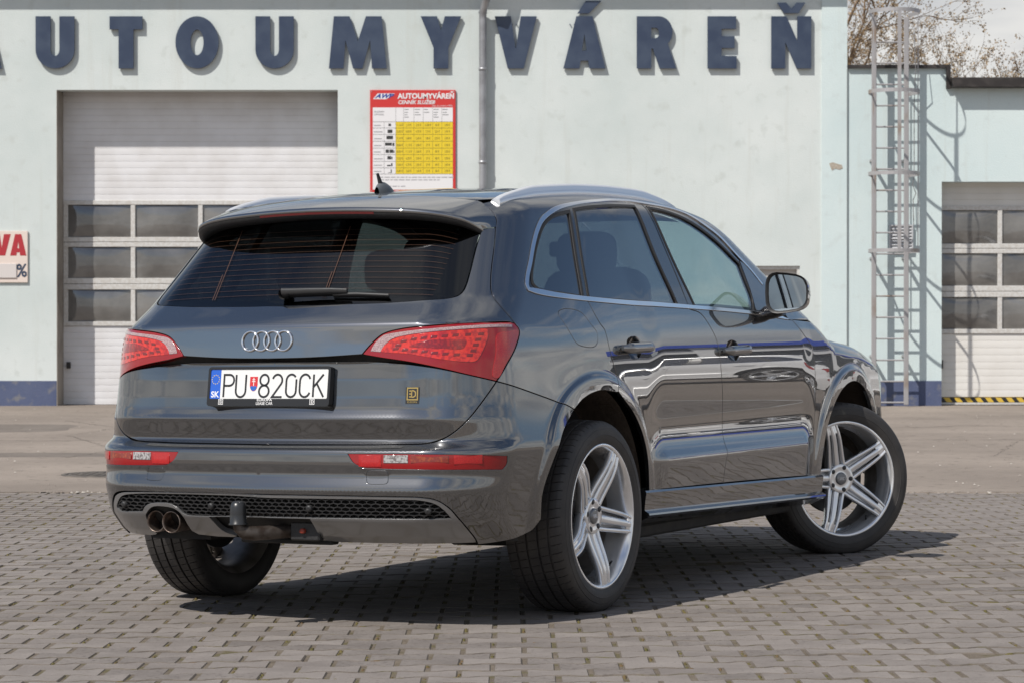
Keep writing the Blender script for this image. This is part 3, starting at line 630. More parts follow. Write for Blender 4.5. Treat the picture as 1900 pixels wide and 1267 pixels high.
V = [tuple(L3[i]+np.array([-.0018, 0, .0])) for i in ix]+[tuple(L3[i]+np.array([.0000, 0, -.0085])) for i in ix]; k = len(ix)
mesh_obj('brake_light', V, [(i, k+i, k+i+1, i+1) for i in range(k-1)], mat('dark red high brake lamp', (.10, .006, .007), .2, coat=1.), SP, smooth=True)
# ------------------------------------------------------------------ rear bumper
RF = crv(D['refl'][:4], .01)+crv(D['refl'][3:6], .006)[1:]+crv(D['refl'][5:9], .01)[1:]+crv(D['refl'][8:]+[D['refl'][0]], .006)[1:-1]
bump = [(0, SH[25][1]-.002)]+shC[::-1]+crv(D['bumpseam'], .01)[1:]+crv(AR[9:], .01)[1:]+crv(D['bump_bot'], .01)[1:]+crv(D['diff_top'][::-1], .01)[1:]+[(0, .487)]
TOW = crv(D['towc'], .004, True)
rws = [.497, .503, .508, .514, .520, .53, .54, .556, .57, .60, .625, .636, .641, .645, .649, .652, .656, .660]
V, NN, T = tri_panel(bump, holes=[RF, TOW], grid=.013, centre=True, rows=rws, hole_gap=.0015, extra=[p for p in arch_extra() if p[0] < 1.15])
BUMP = finish('rear_bumper', V, NN, T, PAINT_D, CAR, 'both')
pair('towing_cover', TOW, PAINT_D, BUMP, gap=.001, skirt=.008, grid=.012)
lamps = pair('bumper_lamp', RF, RED, BUMP, gap=.001, skirt=.012, grid=.012, off=-.0015)
def rbit(nm, s0, s1, q0, q1, m):
    V, NN, T = tri_panel([(s0, q0), (s1, q0), (s1, q1), (s0, q1)], gap=0, skirt=.002, off=.0012, grid=.012)
    finish(nm, V, NN, T, m, lamps[0]); finish(nm, V, NN, T, m, lamps[1], 'left')
rbit('fog_lens', .385, .455, .592, .631, RED2); rbit('reversing_lens', .463, .532, .606, .632, mat('clear lamp glass', (.38, .37, .37), .12, coat=1., noise=(110, (.14, .12, .12), .42, .62, 1)))
rbit('turn_lens', .540, .640, .606, .631, AMBER); rbit('reflex_lens', .655, .735, .600, .630, RED2)
# diffuser
mt = crv(D['mesh_top'], .01); mb_ = crv(D['mesh_bot'][::-1], .01)
dR = [(0, .487)]+crv(D['diff_top'], .01)+[(.70, .306), (.60, .304), (.45, .303), (.30, .304), (.222, .310)]+crv(D['R_tow'][::-1], .01)+[(.18, .397), (0, .397), (0, .404)]+mb_[::-1]+mt[::-1][1:]+[(0, .473)]
V, NN, T = tri_panel(dR, grid=.014, centre=True, off=-.004, skirt=.02)
DIF = finish('diffuser', V, NN, T, SILVER, BUMP)
lmt = crv(D['L_mesh_top'][1:], .01); lmb = crv(D['L_mesh_bot'][1:4], .01)+crv(D['L_mesh_bot'][3:12], .008)[1:]+crv(D['L_mesh_bot'][11:], .01)[1:]
ldt = crv(D['L_diff_top'][1:7]+[(.672, .404), (.700, .372), (.735, .327), (.749, .309)], .01)+[(.70, .304), (.64, .303), (.58, .305), (.557, .312)]
dL = [(0, .487), (.05, .488)]+ldt+crv(D['L_exh'][::-1][1:], .008)+[(.36, .318), (.28, .312), (.20, .312)]+crv(D['L_tow'][::-1], .01)+[(.18, .397), (0, .397), (0, .404)]+lmb+lmt[::-1][1:]+[(0, .473)]
V, NN, T = tri_panel(dL, grid=.014, centre=True, off=-.004, skirt=.02)
finish('diffuser', V, NN, T, SILVER, BUMP, 'left')
# honeycomb grille behind the diffuser frame
gb = MB(); cw, ch = .028, .0135
for sgn, top, bot in ((1, D['mesh_top'], D['mesh_bot']), (-1, D['L_mesh_top'], D['L_mesh_bot'])):
    outl = np.array(ccw(dedupe([(0, .474)]+[p for p in top]+[p for p in bot[::-1]]+[(0, .403)]) if sgn > 0 else dedupe([(0, .478)]+list(top[1:])+list(bot[::-1][:-1])+[(0, .404)])))
    segs = []
    for r_ in range(10):
        for c_ in range(26):
            x0 = c_*cw+(cw/2 if r_ % 2 else 0)-cw/2; y0 = .395+r_*ch
            hx = [(x0+cw/2, y0+ch*.33), (x0+cw/2, y0-ch*.33), (x0, y0-ch*.67), (x0-cw/2, y0-ch*.33)]
            for p, q in zip(hx[:-1], hx[1:]): segs.append((p, q))
    for p, q in segs:
        mid = ((p[0]+q[0])/2, (p[1]+q[1])/2)
        if mid[0] < 0 or not inside(np.array([mid]), [outl])[0]: continue
        V2, _ = ribbon([p, q], .0032); V2 = np.array(V2); V2[:, 0] = np.maximum(V2[:, 0], 0)
        Pq = surf(V2[:, 0], V2[:, 1]); nn = grad(Pq); A_ = Pq-nn*.008; B_ = Pq-nn*.022
        A_[:, 1] *= sgn; B_[:, 1] *= sgn
        vv = [tuple(v) for v in A_]+[tuple(v) for v in B_]
        gb.add(vv, [(0, 2, 3, 1), (0, 1, 5, 4), (2, 6, 7, 3)])
gb.build('grille_mesh', BLK, BUMP)
V, NN, T = tri_panel([(0, .31), (.70, .33), (.66, .40), (.60, .485), (0, .49)], centre=True, grid=.03, gap=0, skirt=0, off=-.034)
finish('grille_backing', V, NN, T, DARK, BUMP, 'both')
for (s_, q_), sg in (((.205, .438), 1), ((.585, .432), 1), ((.205, .438), -1), ((.572, .432), -1)):
    P = surf(np.array([s_]), np.array([q_])); nn = grad(P)[0]; P = P[0]
    if sg < 0: P = P*[1, -1, 1]; nn = nn*[1, -1, 1]
    b = MB(); ax = Vector(nn); b.tube([Vector(P)-ax*.02, Vector(P)-ax*.001, Vector(P)+ax*.0015, Vector(P)+ax*.003], [.0125, .0125, .0105, .006], 18); b.build('parking_sensor', BLK, BUMP)
# exhaust tips
for yy in (.508, .425):
    b = MB(); c = (-.902-.02*(yy < .45), yy, .372)
    b.lathe([(.034, .20), (.040, .03), (.0415, .004), (.040, 0), (.0375, .001), (.036, .012), (.034, .12), (.0, .12)], 'x', 36, c); b.build('exhaust_tip', EXH, BUMP)
mb = MB(); mb.box(-.80, -.60, .33, .60, .30, .46); mb.build('exhaust_recess', DARK, BUMP)
# tow bar
b = MB(); b.tube([(-.80, -.10, .350), (-.88, -.07, .348), (-.94, -.02, .345), (-.985, .010, .345), (-1.010, .035, .350), (-1.022, .048, .366), (-1.025, .052, .40)], [.026, .026, .026, .027, .027, .024, .020], 16); TB = b.build('tow_bar', STEEL, BUMP)
b = MB(); b.lathe([(.0, .088), (.016, .086), (.025, .078), (.029, .064), (.030, .04), (.031, .008), (.035, .004), (.035, 0), (.028, .0)], 'z', 30, (-1.025, .052, .378)); b.build('ball_cover', mat('black rubber cap', (.022, .023, .025), .32), BUMP)
b = MB(); b.box(-.90, -.86, -.215, -.09, .315, .385, .006); b.build('tow_socket', BLK, BUMP)
b = MB(); b.lathe([(0, -.02), (.009, -.02), (.010, -.014), (.010, 0)], 'x', 16, (-.895, -.15, .352)); b.build('socket_knob', mat('red plastic knob', (.30, .05, .03), .5), BUMP)
b = MB(); b.box(-.85, -.80, -.24, .16, .298, .318, .005); b.build('cross_beam', DARK, BUMP)
# ------------------------------------------------------------------ sides
roofz = lambda x, a: float(top_z(np.array([x]), np.array([a]))[0])
RE = .595
def on_roof(x): return sq(x, RE, roofz(x, RE))
ws_edge = []
for z_, a_ in ((1.13, .835), (1.22, .795), (1.32, .745), (1.42, .70), (1.50, .665), (1.57, .63), (1.60, .61)):
    ws_edge.append(sq(2.80-.36*a_*a_-(z_-1.06)/.52, a_, z_))
arch_top = crv(AR[3:10], .01)
quarter = [SH[17]]+crv(D['bumpseam'], .01)[1:]+crv(AR[5:10][::-1], .01)[1:]+crv(D['dshut_r'][::-1], .01)+crv(BB[0:4][::-1], .01)+crv(DO, .01)[1:]+[sq(2.03, .845, 1.19), BB[8], sq(2.36, .845, 1.112)]+crv(ws_edge, .015)+[on_roof(1.42), on_roof(1.2), on_roof(.9), on_roof(.6), on_roof(.3), on_roof(0), on_roof(-.2), SH[0]]+crv(SH[0:6], .01)[1:]+shB[1:]+crv(LT[7:12], .01)[1:-1]
FU = crv(D['fuel'], .008, True)
AX = arch_extra()
V, NN, T = tri_panel(quarter, holes=[FU], grid=.018, hole_gap=.0018, extra=AX)
BS = [finish('body_side', V, NN, T, PAINT, CAR), finish('body_side', V, NN, T, PAINT, CAR, 'left')]
pair('fuel_flap', FU, PAINT, BS[0], BS[1], gap=.0018, skirt=.008, grid=.018)
V, NN, T = tri_panel(quarter, grid=.04, off=-.020, skirt=0, gap=.001)
finish('inner_trim', V, NN, T, INT, BS[0]); finish('inner_trim', V, NN, T, INT, BS[1], 'left')
crease = [.535, .545, .551, .556, .561, .566, .572, .58, .59, .60, .615, .63, .645, .66, .675]
HR = crv(D['hrec_r'], .006, True); HF = crv(D['hrec_f'], .006, True)
def cut(cv, s0, s1): return [p for p in cv if s0-1e-6 <= p[0] <= s1+1e-6]
bbc = crv(BB, .01); sil = crv(D['sill_top'], .012); dm = crv(D['dshut_m'], .01); dr = crv(D['dshut_r'], .01); df = crv(D['dshut_f'], .01)
rdoor = dr+crv(AR[0:5][::-1], .01)+cut(sil, AR[0][0], dm[-1][0])[1:]+dm[::-1]+cut(bbc, dr[0][0]+.004, dm[0][0]-.004)[::-1]
V, NN, T = tri_panel(rdoor, holes=[HR], grid=.016, rows=crease, hole_gap=0, extra=AX)
RD = [finish('rear_door', V, NN, T, PAINT, CAR), finish('rear_door', V, NN, T, PAINT, CAR, 'left')]
fdoor = dm+cut(sil, dm[-1][0]+.004, df[-1][0]-.004)+df[::-1]+cut(bbc, dm[0][0]+.004, df[0][0]-.004)[::-1]
V, NN, T = tri_panel(fdoor, holes=[HF], grid=.016, rows=crease, hole_gap=0)
FD = [finish('front_door', V, NN, T, PAINT, CAR), finish('front_door', V, NN, T, PAINT, CAR, 'left')]
# handle cups and handles
for cup, dr_, yy in ((HR, RD, 0), (HF, FD, 0)):
    c_ = np.array(cup); ce = c_.mean(0)
    V, NN, T = tri_panel(cup, gap=0, skirt=0, grid=.008, offf=lambda v: -.030*np.clip(1-(np.linalg.norm((v-ce)/np.array([.068, .046]), axis=1))**2, 0, 1)-.0005)
    V = np.array(V); V = [tuple(v) for v in V]
    me = [mesh_obj('handle_cup', V, T, PAINT, dr_[0], smooth=True), mesh_obj('handle_cup', [(x, -y, z) for x, y, z in V], [f[::-1] for f in T], PAINT, dr_[1], smooth=True)]
for hd, dr_ in ((D['handle_r'], RD), (D['handle_f'], FD)):
    P = surf(np.array([p[0] for p in hd]), np.array([p[1] for p in hd])); 
    x0, x1 = P[0][0], P[1][0]; zc = P[:, 2].mean(); yb = P[:, 1].mean()
    n_ = 14; pts = []; fr = []; sc = []
    for i in range(n_):
        t = i/(n_-1); e = min(1, min(t, 1-t)*9)**.5; pts.append((x0+(x1-x0)*t, yb-.030*min(1, .35+e), zc+.004*(t-.5))); fr.append(((0, -1, 0), (0, 0, 1))); sc.append(.35+.65*e)
    pr = [(.017*math.cos(w), .0215*math.sin(w)) for w in [2*math.pi*k/14 for k in range(14)]]
    for sg, d in ((1, dr_[0]), (-1, dr_[1])):
        b = MB(); b.sweep(pts, fr, lambda i: [(a*sc[i], c*sc[i]) for a, c in pr])
        b.tube([(x0+.02, yb-.026, zc), (x0+.02, yb+.01, zc)], .012, 10); b.tube([(x1-.02, yb-.026, zc), (x1-.02, yb+.01, zc)], .012, 10)
        if sg < 0: b.V = [(x, -y, z) for x, y, z in b.V]; b.F = [f[::-1] for f in b.F]
        h = b.build('door_handle', PAINT, d)
# window surrounds
dob = crv(DO, .01)
chrome_in = [(p[0], p[1]) for p in poly_inset(dob+[sq(2.03, .845, 1.19)]+[BB[8]]+bbc[::-1][1:-1], .0)]
loop_o = dedupe(dob+[sq(2.03, .845, 1.19), BB[8]]+bbc[::-1][1:-1])
def chrome_loop():
    top = np.array(dob); bot = np.array(crv(D['belt_top'], .01))
    return top, bot
# upper chrome strip follows the opening, lower one the belt line
t_ = np.array(dob); tn = np.gradient(t_, axis=0); tn /= np.linalg.norm(tn, axis=1, keepdims=True); inn = np.stack([tn[:, 1], -tn[:, 0]], 1)
wid = np.interp(np.arange(len(t_)), [0, len(t_)*.12, len(t_)*.3, len(t_)], [.016, .017, .012, .011])[:, None]
V, NN, T = tri_panel([tuple(p) for p in t_]+[tuple(p) for p in (t_+inn*wid)[::-1]], gap=0, skirt=.012, off=.004, grid=.02)
CT = [finish('chrome_trim', V, NN, T, CHROME, BS[0]), finish('chrome_trim', V, NN, T, CHROME, BS[1], 'left')]
bt = crv([(BB[0][0]+.012, BB[0][1]+.012)]+D['belt_top'], .01); 
V, NN, T = tri_panel(bbc+bt[::-1], gap=0, skirt=.014, off=.005, grid=.02)
finish('chrome_trim', V, NN, T, CHROME, BS[0]); finish('chrome_trim', V, NN, T, CHROME, BS[1], 'left')
QG = crv(D['qglass'][:7], .01)+crv(D['qglass'][6:9], .01)[1:]+crv(D['qglass'][8:]+[D['qglass'][0]], .01)[1:-1]
RG = crv(D['rglass'][:4], .01)+crv(D['rglass'][3:6], .01)[1:]+crv(D['rglass'][5:8], .01)[1:]+crv(D['rglass'][7:]+[D['rglass'][0]], .01)[1:-1]
FG = crv(D['fglass'][:6], .01)+crv(D['fglass'][5:9], .01)[1:]+crv(D['fglass'][8:11], .01)[1:]+crv(D['fglass'][10:]+[D['fglass'][0]], .01)[1:-1]
inner = dedupe([tuple(p) for p in (t_+inn*.004)]+[sq(2.03, .845, 1.19)]+[(p[0], p[1]+.002) for p in bt[::-1]])
bs_ = np.array(crv([D['bshut'][0], D['bshut'][1], D['bshut'][2]], .01))
def split(side):
    o = []
    for p in inner:
        sb = np.interp(p[1], bs_[::-1, 1], bs_[::-1, 0])
        if (p[0] < sb-.001) == (side < 0): o.append(p)
        elif o and (not o[-1] is None): pass
    return o
def clip(poly, sgn):                             # clip the opening at the centre-pillar shut line (a nearly straight line)
    a = np.array(bs_[0]); b = np.array(bs_[-1]); d = b-a; nrm = np.array([d[1], -d[0]])*sgn; out = []
    for i in range(len(poly)):
        p = np.array(poly[i]); q = np.array(poly[(i+1) % len(poly)]); fp = (p-a).dot(nrm); fq = (q-a).dot(nrm)
        if fp >= 0: out.append(tuple(p))
        if (fp >= 0) != (fq >= 0): out.append(tuple(p+(q-p)*fp/(fp-fq)))
    return out
h1, h2 = clip(inner, 1), clip(inner, -1)
if np.mean([p[0] for p in h1]) > np.mean([p[0] for p in h2]): h1, h2 = h2, h1
V, NN, T = tri_panel(h1, holes=[QG, RG], grid=.02, gap=.0025, hole_gap=0, off=-.002)
finish('window_surround', V, NN, T, GBLK, RD[0]); finish('window_surround', V, NN, T, GBLK, RD[1], 'left')
V, NN, T = tri_panel(h2, holes=[FG], grid=.02, gap=.0025, hole_gap=0, off=-.002)
finish('window_surround', V, NN, T, GBLK, FD[0]); finish('window_surround', V, NN, T, GBLK, FD[1], 'left')
# rubber run channels round the moving windows
for outl, dd in ((RG, RD), (FG, FD), (QG, BS)):
    oo = poly_inset(outl, -.012); ii = poly_inset(outl, .0)
    V, NN, T = tri_panel([tuple(p) for p in oo], holes=[[tuple(p) for p in ii]], gap=0, hole_gap=0, grid=.05, off=.0008, skirt=.003)
    finish('window_seal', V, NN, T, MBLK, dd[0]); finish('window_seal', V, NN, T, MBLK, dd[1], 'left')
for outl, dd, gm in ((QG, BS, GLASS_S), (RG, RD, GLASS_S), (FG, FD, GLASS_F)):
    pair('side_window', outl, gm, dd[0], dd[1], gap=-.002, skirt=0, grid=.03, off=-.006)
# pillar strip between quarter glass and door
# fender, bonnet, front
C2 = ARCH[1]
arcf = [sq(C2[0]+.44*math.cos(w), .90, C2[1]+.44*math.sin(w)) for w in np.linspace(math.pi, .05, 50)]
fend = df+[D['sill_top'][3]]+arcf+[sq(3.30, .8, .40), sq(3.42, .8, .55), sq(3.40, .8, .72), sq(3.30, .80, .90), sq(3.05, .82, .985), sq(2.75, .83, 1.045), sq(2.50, .84, 1.075), sq(2.36, .845, 1.105), BB[8]]
FE = pair('front_wing', fend, PAINT, CAR, grid=.02, extra=AX)
bz = lambda x, a: float(np.interp(x, BXG, BZG)-.045*(a/.75)**2)
QT = Z0+.9*math.pi/2
hood = [sq(2.36, .845, 1.105), sq(2.50, .84, 1.075), sq(2.75, .83, 1.045), sq(3.05, .82, .985), sq(3.30, .80, .925), (KT*math.pi/2+3.45-X0, 1.2), (KT*math.pi/2+3.50-X0, 1.6), (KT*math.pi/2+3.52-X0, QT-.01), (KT*math.pi/2+2.55-X0, QT-.01), (KT*math.pi/2+2.45-X0, 1.3)]
V, NN, T = tri_panel(hood, grid=.04); finish('bonnet', V, NN, T, PAINT, CAR, 'both')
fb = [sq(3.24, .85, .30), sq(3.30, .8, .40), sq(3.42, .8, .55), sq(3.40, .8, .72), sq(3.30, .80, .915), (KT*math.pi/2+3.45-X0, .91), (KT*math.pi/2+3.66-X0, .84), (KT*math.pi/2+3.66-X0, .25)]
V, NN, T = tri_panel(fb, grid=.04); finish('front_bumper', V, NN, T, PAINT, CAR, 'both')
wsq = crv(ws_edge, .03); wsp = [(KT*math.pi/2+2.62-X0, QT-.005)]+[sq(2.55, .6, 1.115)]+wsq+[(KT*math.pi/2+1.74-X0, QT-.005)]
V, NN, T = tri_panel(wsp, grid=.05, skirt=0, off=-.004); finish('windscreen', V, NN, T, GLASS_W, CAR, 'both')
# roof skin between the rails
def roof_panel():
    xs = np.linspace(-.32, 1.50, 60); V = []; NN = []; Fc = []; na = 33
    for x in xs:
        lim = RE
        for a in np.linspace(-1, 1, na):
            ye = lim if x > -.21 else lim-.03*(-.21-x)/.11
            y = a*ye; xx = x
            if x < -.2: xx = x-(-.2-x)/.12*.0-.05*(1-(abs(y)/.56)**2)*((-.2-x)/.12)
            if x > 1.3: xx = x+(x-1.3)/.2*.12*(1-(y/.6)**2)
            V.append((xx, y, roofz(xx, abs(y))))
    nx = len(xs); P = np.array(V); Nn = grad(P)
    for i in range(nx-1):
        for j in range(na-1): Fc.append((i*na+j, (i+1)*na+j, (i+1)*na+j+1, i*na+j+1))
    return P, Nn, Fc
P, Nn, Fc = roof_panel(); mesh_obj('roof', P, Fc, PAINT, CAR, normals=Nn)
mesh_obj('headliner', P-np.array([0, 0, .045]), [f[::-1] for f in Fc], HEADL, CAR, smooth=True)
# roof rails
for sg in (-1, 1):
    xs = np.linspace(-.245, 1.40, 60); b = MB(); pts = []; fr = []; hs = []
    for x in xs:
        t = (x+.245)/1.645; e = min(1, min(t/.17, (1-t)/.20)); e = max(0, e)**.62
        a = .607+.02*math.sin(math.pi*t)*.0; z = roofz(x, a)-.012
        pts.append((x, sg*a, z)); fr.append(((0, sg, 0), (0, 0, 1))); hs.append(.016+.035*e)
    def prof(i):
        h = hs[i]; w = .019; return [(-w, -.012), (-w*.9, h*.72), (-w*.45, h*.97), (w*.25, h), (w*.72, h*.93), (w, h*.80), (w*.92, h*.55), (w*1.05, h*.5), (w*1.05, -.012)]
    b.sweep(pts, fr, prof); b.build('roof_rail', mat('anodised aluminium', (.84, .85, .87), .32, .7), CAR)
# antenna
b = MB(); n_ = 16
pts = [(.02+.0, 0, 0)]
zz = roofz(-.20, 0)
def fin():
    b = MB(); L = .13; rows = []
    for i in range(13):
        t = i/12; x = -.105+L*t; h = .044*math.sin(math.pi*min(1, .12+t*.95))**.8*(1-.55*t)*1.25; w = .026*math.sin(math.pi*min(.97, .10+t*.86))**.7
        rows.append([(x, w*math.cos(a), roofz(x, 0)-.004+max(h, .004)*math.sin(a)) for a in np.linspace(0, math.pi, 13)])
    V = [p for r in rows for p in r]; b.add(V, [(i*13+j, i*13+j+1, (i+1)*13+j+1, (i+1)*13+j) for i in range(12) for j in range(12)], True)
    return b
AN = fin().build('antenna_base', mat('grey antenna plastic', (.10, .11, .12), .4), CAR)
b = MB(); zz = roofz(-.075, 0); b.tube([(-.070, 0, zz+.018), (-.078, 0, zz+.038), (-.098, 0, zz+.072)], [.0105, .009, .0055], 12); b.build('antenna_mast', BLK, CAR)
# ------------------------------------------------------------------ sills, arches, underbody
def sill(sg):
    xs = np.linspace(.40, 2.375, 40); b = MB(); pts = []; fr = []
    for x in xs:
        zt = .437-.020*(x-.44); e = 1-.25*max(0, (x-2.3)/.1)-.2*max(0, (.46-x)/.06)
        pts.append((x, -sg*0, zt)); fr.append(((0, -sg, 0), (0, 0, 1)))
    pr = [(.885, .004), (.921, -.002), (.926, -.010), (.921, -.040), (.917, -.078), (.921, -.083), (.936, -.092), (.938, -.099), (.930, -.108), (.870, -.135), (.80, -.150), (.78, -.06)]
    b.sweep(pts, fr, pr, smooth=False); o = b.build('sill', PAINT, CAR)
    return o
for sg in (1, -1):
    o = sill(sg)
    if sg > 0:
        bm = o.data
for sg in (1, -1):
    b = MB(); b.box(.45, 2.20, min(-sg*.83, -sg*.60), max(-sg*.83, -sg*.60), .235, .29, .01); b.build('sill_guard', DARK, CAR)
b = MB(); b.box(.30, 3.3, -.60, .60, .245, .33, .02); b.build('underbody', DARK, CAR)
b = MB(); b.box(-.78, .32, -.58, .58, .325, .36, .01); b.build('rear_undertray', DARK, CAR)
for (xc, zc), rr in ((ARCH[0], .47), (ARCH[1], .465)):
    for sg in (-1, 1):
        b = MB(); n_ = 40; V = []; Fc = []
        for i in range(n_+1):
            w = .02+(math.pi+.06)*i/n_
            for y in (.60, .70, .80, .872):
                r = rr-(.012 if .65 < y < .85 else .018)*0+(.006*math.sin(9*w) if y < .85 else 0)
                V.append((xc+r*math.cos(w), sg*y, zc+r*math.sin(w)))
        for i in range(n_):
            for j in range(3): Fc.append((i*4+j, i*4+j+1, (i+1)*4+j+1, (i+1)*4+j))
        k = len(V); V.append((xc, sg*.60, zc)); Fc += [(i*4, (i+1)*4, k) for i in range(n_)]
        b.add(V, Fc, True); b.build('arch_liner', LINER, CAR)
# rolled black lip inside the rear arch and mud strip
# inner shell that closes the gaps between the panels
ss, qq = np.linspace(0, 4.9, 150), np.linspace(.30, 1.10, 34)
S_, Q_ = np.meshgrid(ss, qq, indexing='ij'); P = surf(S_.ravel(), Q_.ravel()); Nn = grad(P); P = P-Nn*.024
ok = np.ones(len(P), bool)
for (xc, zc) in ARCH: ok &= ~((np.hypot(P[:, 0]-xc, P[:, 2]-zc) < .50) & (np.abs(P[:, 1]) > .55))
ok &= ~((P[:, 0] < -.80) & (P[:, 2] < .50))
nq = len(qq); Fc = []
for i in range(len(ss)-1):
    for j in range(nq-1):
        f = (i*nq+j, (i+1)*nq+j, (i+1)*nq+j+1, i*nq+j+1)
        if all(ok[k] for k in f): Fc.append(f)
b = len(P); Pm = P*np.array([1, -1, 1]); Fc = Fc+[tuple(b+k for k in f[::-1]) for f in Fc]
mesh_obj('inner_shell', np.concatenate([P, Pm]), Fc, DARK, CAR)
# ------------------------------------------------------------------ interior
def rbox(name, x0, x1, y0, y1, z0, z1, m, bev=.03, parent=CAR, lean=0):
    b = MB(); b.box(x0, x1, y0, y1, z0, z1, bev)
    if lean: b.V = [(x-(z-z0)*lean, y, z) for x, y, z in b.V]
    return b.build(name, m, parent)
def superell(name, c, r, m, parent, e=.5):
    V = []; Fc = []; n1, n2_ = 10, 20; sp = lambda v, p: math.copysign(abs(v)**p, v)
    for i in range(n1+1):
        a = -math.pi/2+math.pi*i/n1
        for j in range(n2_):
            w = 2*math.pi*j/n2_; V.append((c[0]+r[0]*sp(math.cos(a), e)*sp(math.cos(w), e), c[1]+r[1]*sp(math.cos(a), e)*sp(math.sin(w), e), c[2]+r[2]*sp(math.sin(a), e)))
    for i in range(n1):
        for j in range(n2_): Fc.append((i*n2_+j, i*n2_+(j+1) % n2_, (i+1)*n2_+(j+1) % n2_, (i+1)*n2_+j))
    return mesh_obj(name, V, Fc, m, parent, smooth=True)
rbox('cabin_floor', -.65, 2.5, -.80, .80, .33, .40, INT, .01)
for sg in (-1, 1):
    st_ = rbox('front_seat', 1.15, 1.68, sg*.38-.25, sg*.38+.25, .40, .78, INT, .05)
    rbox('seat_back', 1.16, 1.30, sg*.38-.24, sg*.38+.24, .70, 1.31, INT, .06, st_, .32)
    superell('head_restraint', (1.00, sg*.38, 1.405), (.055, .135, .095), INT, st_, .55); superell('seat_shoulder', (1.10, sg*.38, 1.16), (.085, .245, .19), INT, st_, .5)
rs = rbox('rear_seat', .20, .75, -.66, .66, .40, .80, INT, .05)
rbox('seat_back', .18, .34, -.66, .66, .72, 1.24, INT, .05, rs, .30)
for y in (-.42, 0, .42): superell('head_restraint', (.02, y, 1.32), (.05, .125, .085), INT, rs, .55)
rbox('parcel_cover', -.70, .10, -.66, .66, .99, 1.01, INT, .004)
db = rbox('dashboard', 1.85, 2.45, -.78, .78, .75, 1.10, INT, .06)
b = MB(); c = (1.70, .38, 1.03); pts = [(c[0]-.09*math.sin(w)*.45+.0, c[1]+.185*math.cos(w), c[2]+.175*math.sin(w)) for w in np.linspace(0, 2*math.pi, 33)]
b.tube(pts, .016, 8, False); b.tube([(1.70, .20, 1.03), (1.74, .38, 1.03), (1.70, .565, 1.03)], .02, 8); b.build('steering_wheel', INT, CAR)
b = MB(); b.box(1.62, 1.66, -.12, .12, 1.42, 1.49, .012); b.build('inner_mirror', BLK, CAR)
# ------------------------------------------------------------------ door mirrors
def mirror(sg):
    b = MB(); n1, n2_ = 18, 24; V = []; Fc = []
    # housing: rounded shell, open towards the rear
    c = np.array([1.80, 1.000, 1.235])
    for i in range(n1+1):
        t = i/n1                                     # 0 rear rim .. 1 front nose
        k = max(0., 1-t**2.6)**.5
        for j in range(n2_):
            w = 2*math.pi*j/n2_; cw_, sw_ = math.cos(w), math.sin(w); e = 2/3.4
            yy = .098*math.copysign(abs(cw_)**e, cw_)*k; zz = .088*math.copysign(abs(sw_)**e, sw_)*k
            zz *= 1-.14*(yy/.098); V.append((c[0]-.055+.155*t-.12*yy*0, sg*(c[1]+yy-.02*t), c[2]+zz-.012*t))
    for i in range(n1):
        for j in range(n2_): Fc.append((i*n2_+j, i*n2_+(j+1) % n2_, (i+1)*n2_+(j+1) % n2_, (i+1)*n2_+j))
    if sg > 0: Fc = [f[::-1] for f in Fc]
    # slant the rear rim so that the glass faces the driver
    V = [(x+.10*(abs(y)-c[1])*(1 if x < c[0]+.02 else .4), y, z) for x, y, z in V]
    b.add(V, Fc, True); h = b.build('door_mirror', PAINT, FD[0] if sg < 0 else FD[1])
    rim = [V[j] for j in range(n2_)]; cc_ = np.mean(np.array(rim), 0)
    b = MB(); r1 = [tuple(cc_+(np.array(v)-cc_)*1.0) for v in rim]; r2 = [tuple(cc_+(np.array(v)-cc_)*.90+np.array([.004, 0, 0])) for v in rim]
    r3 = [tuple(cc_+(np.array(v)-cc_)*.88+np.array([.022, 0, 0])) for v in rim]
    b.add(r1+r2+r3, [(k*n2_+j, (k+1)*n2_+j, (k+1)*n2_+(j+1) % n2_, k*n2_+(j+1) % n2_) for k in range(2) for j in range(n2_)], True); b.build('mirror_rim', BLK, h)
    b = MB(); g = [tuple(cc_+(np.array(v)-cc_)*.885+np.array([.014, 0, 0])) for v in rim]; b.add(g, [tuple(range(n2_)) if sg > 0 else tuple(range(n2_))[::-1]]); b.build('mirror_glass', mat('mirror silver', (.62, .68, .72), .02, 1.), h)
    b = MB(); b.tube([(1.83, sg*.845, 1.145), (1.83, sg*.90, 1.150), (1.82, sg*.95, 1.165)], [.034, .030, .032], 14); b.build('mirror_foot', GBLK, h)
    q_ = [tuple(np.array(V[i*n2_])+np.array([0, sg*.0015, 0])) for i in range(2, 12)]; b = MB(); b.add([(x, y, z-.009) for x, y, z in q_]+[(x, y, z+.009) for x, y, z in q_], [(i, i+1, 10+i+1, 10+i) for i in range(9)], True); b.build('mirror_indicator', mat('smoked indicator', (.16, .10, .08), .15, coat=1.), h)
mirror(-1); mirror(1)
# black sail in front of the front window
sail = [sq(1.735, .79, 1.385), sq(1.84, .79, 1.35), sq(2.03, .845, 1.19), sq(2.06, .86, 1.135), sq(1.70, .866, 1.158), sq(1.725, .83, 1.25)]
pair('mirror_sail', sail, GBLK, FD[0], FD[1], gap=0, skirt=.008, off=.0015, grid=.03)
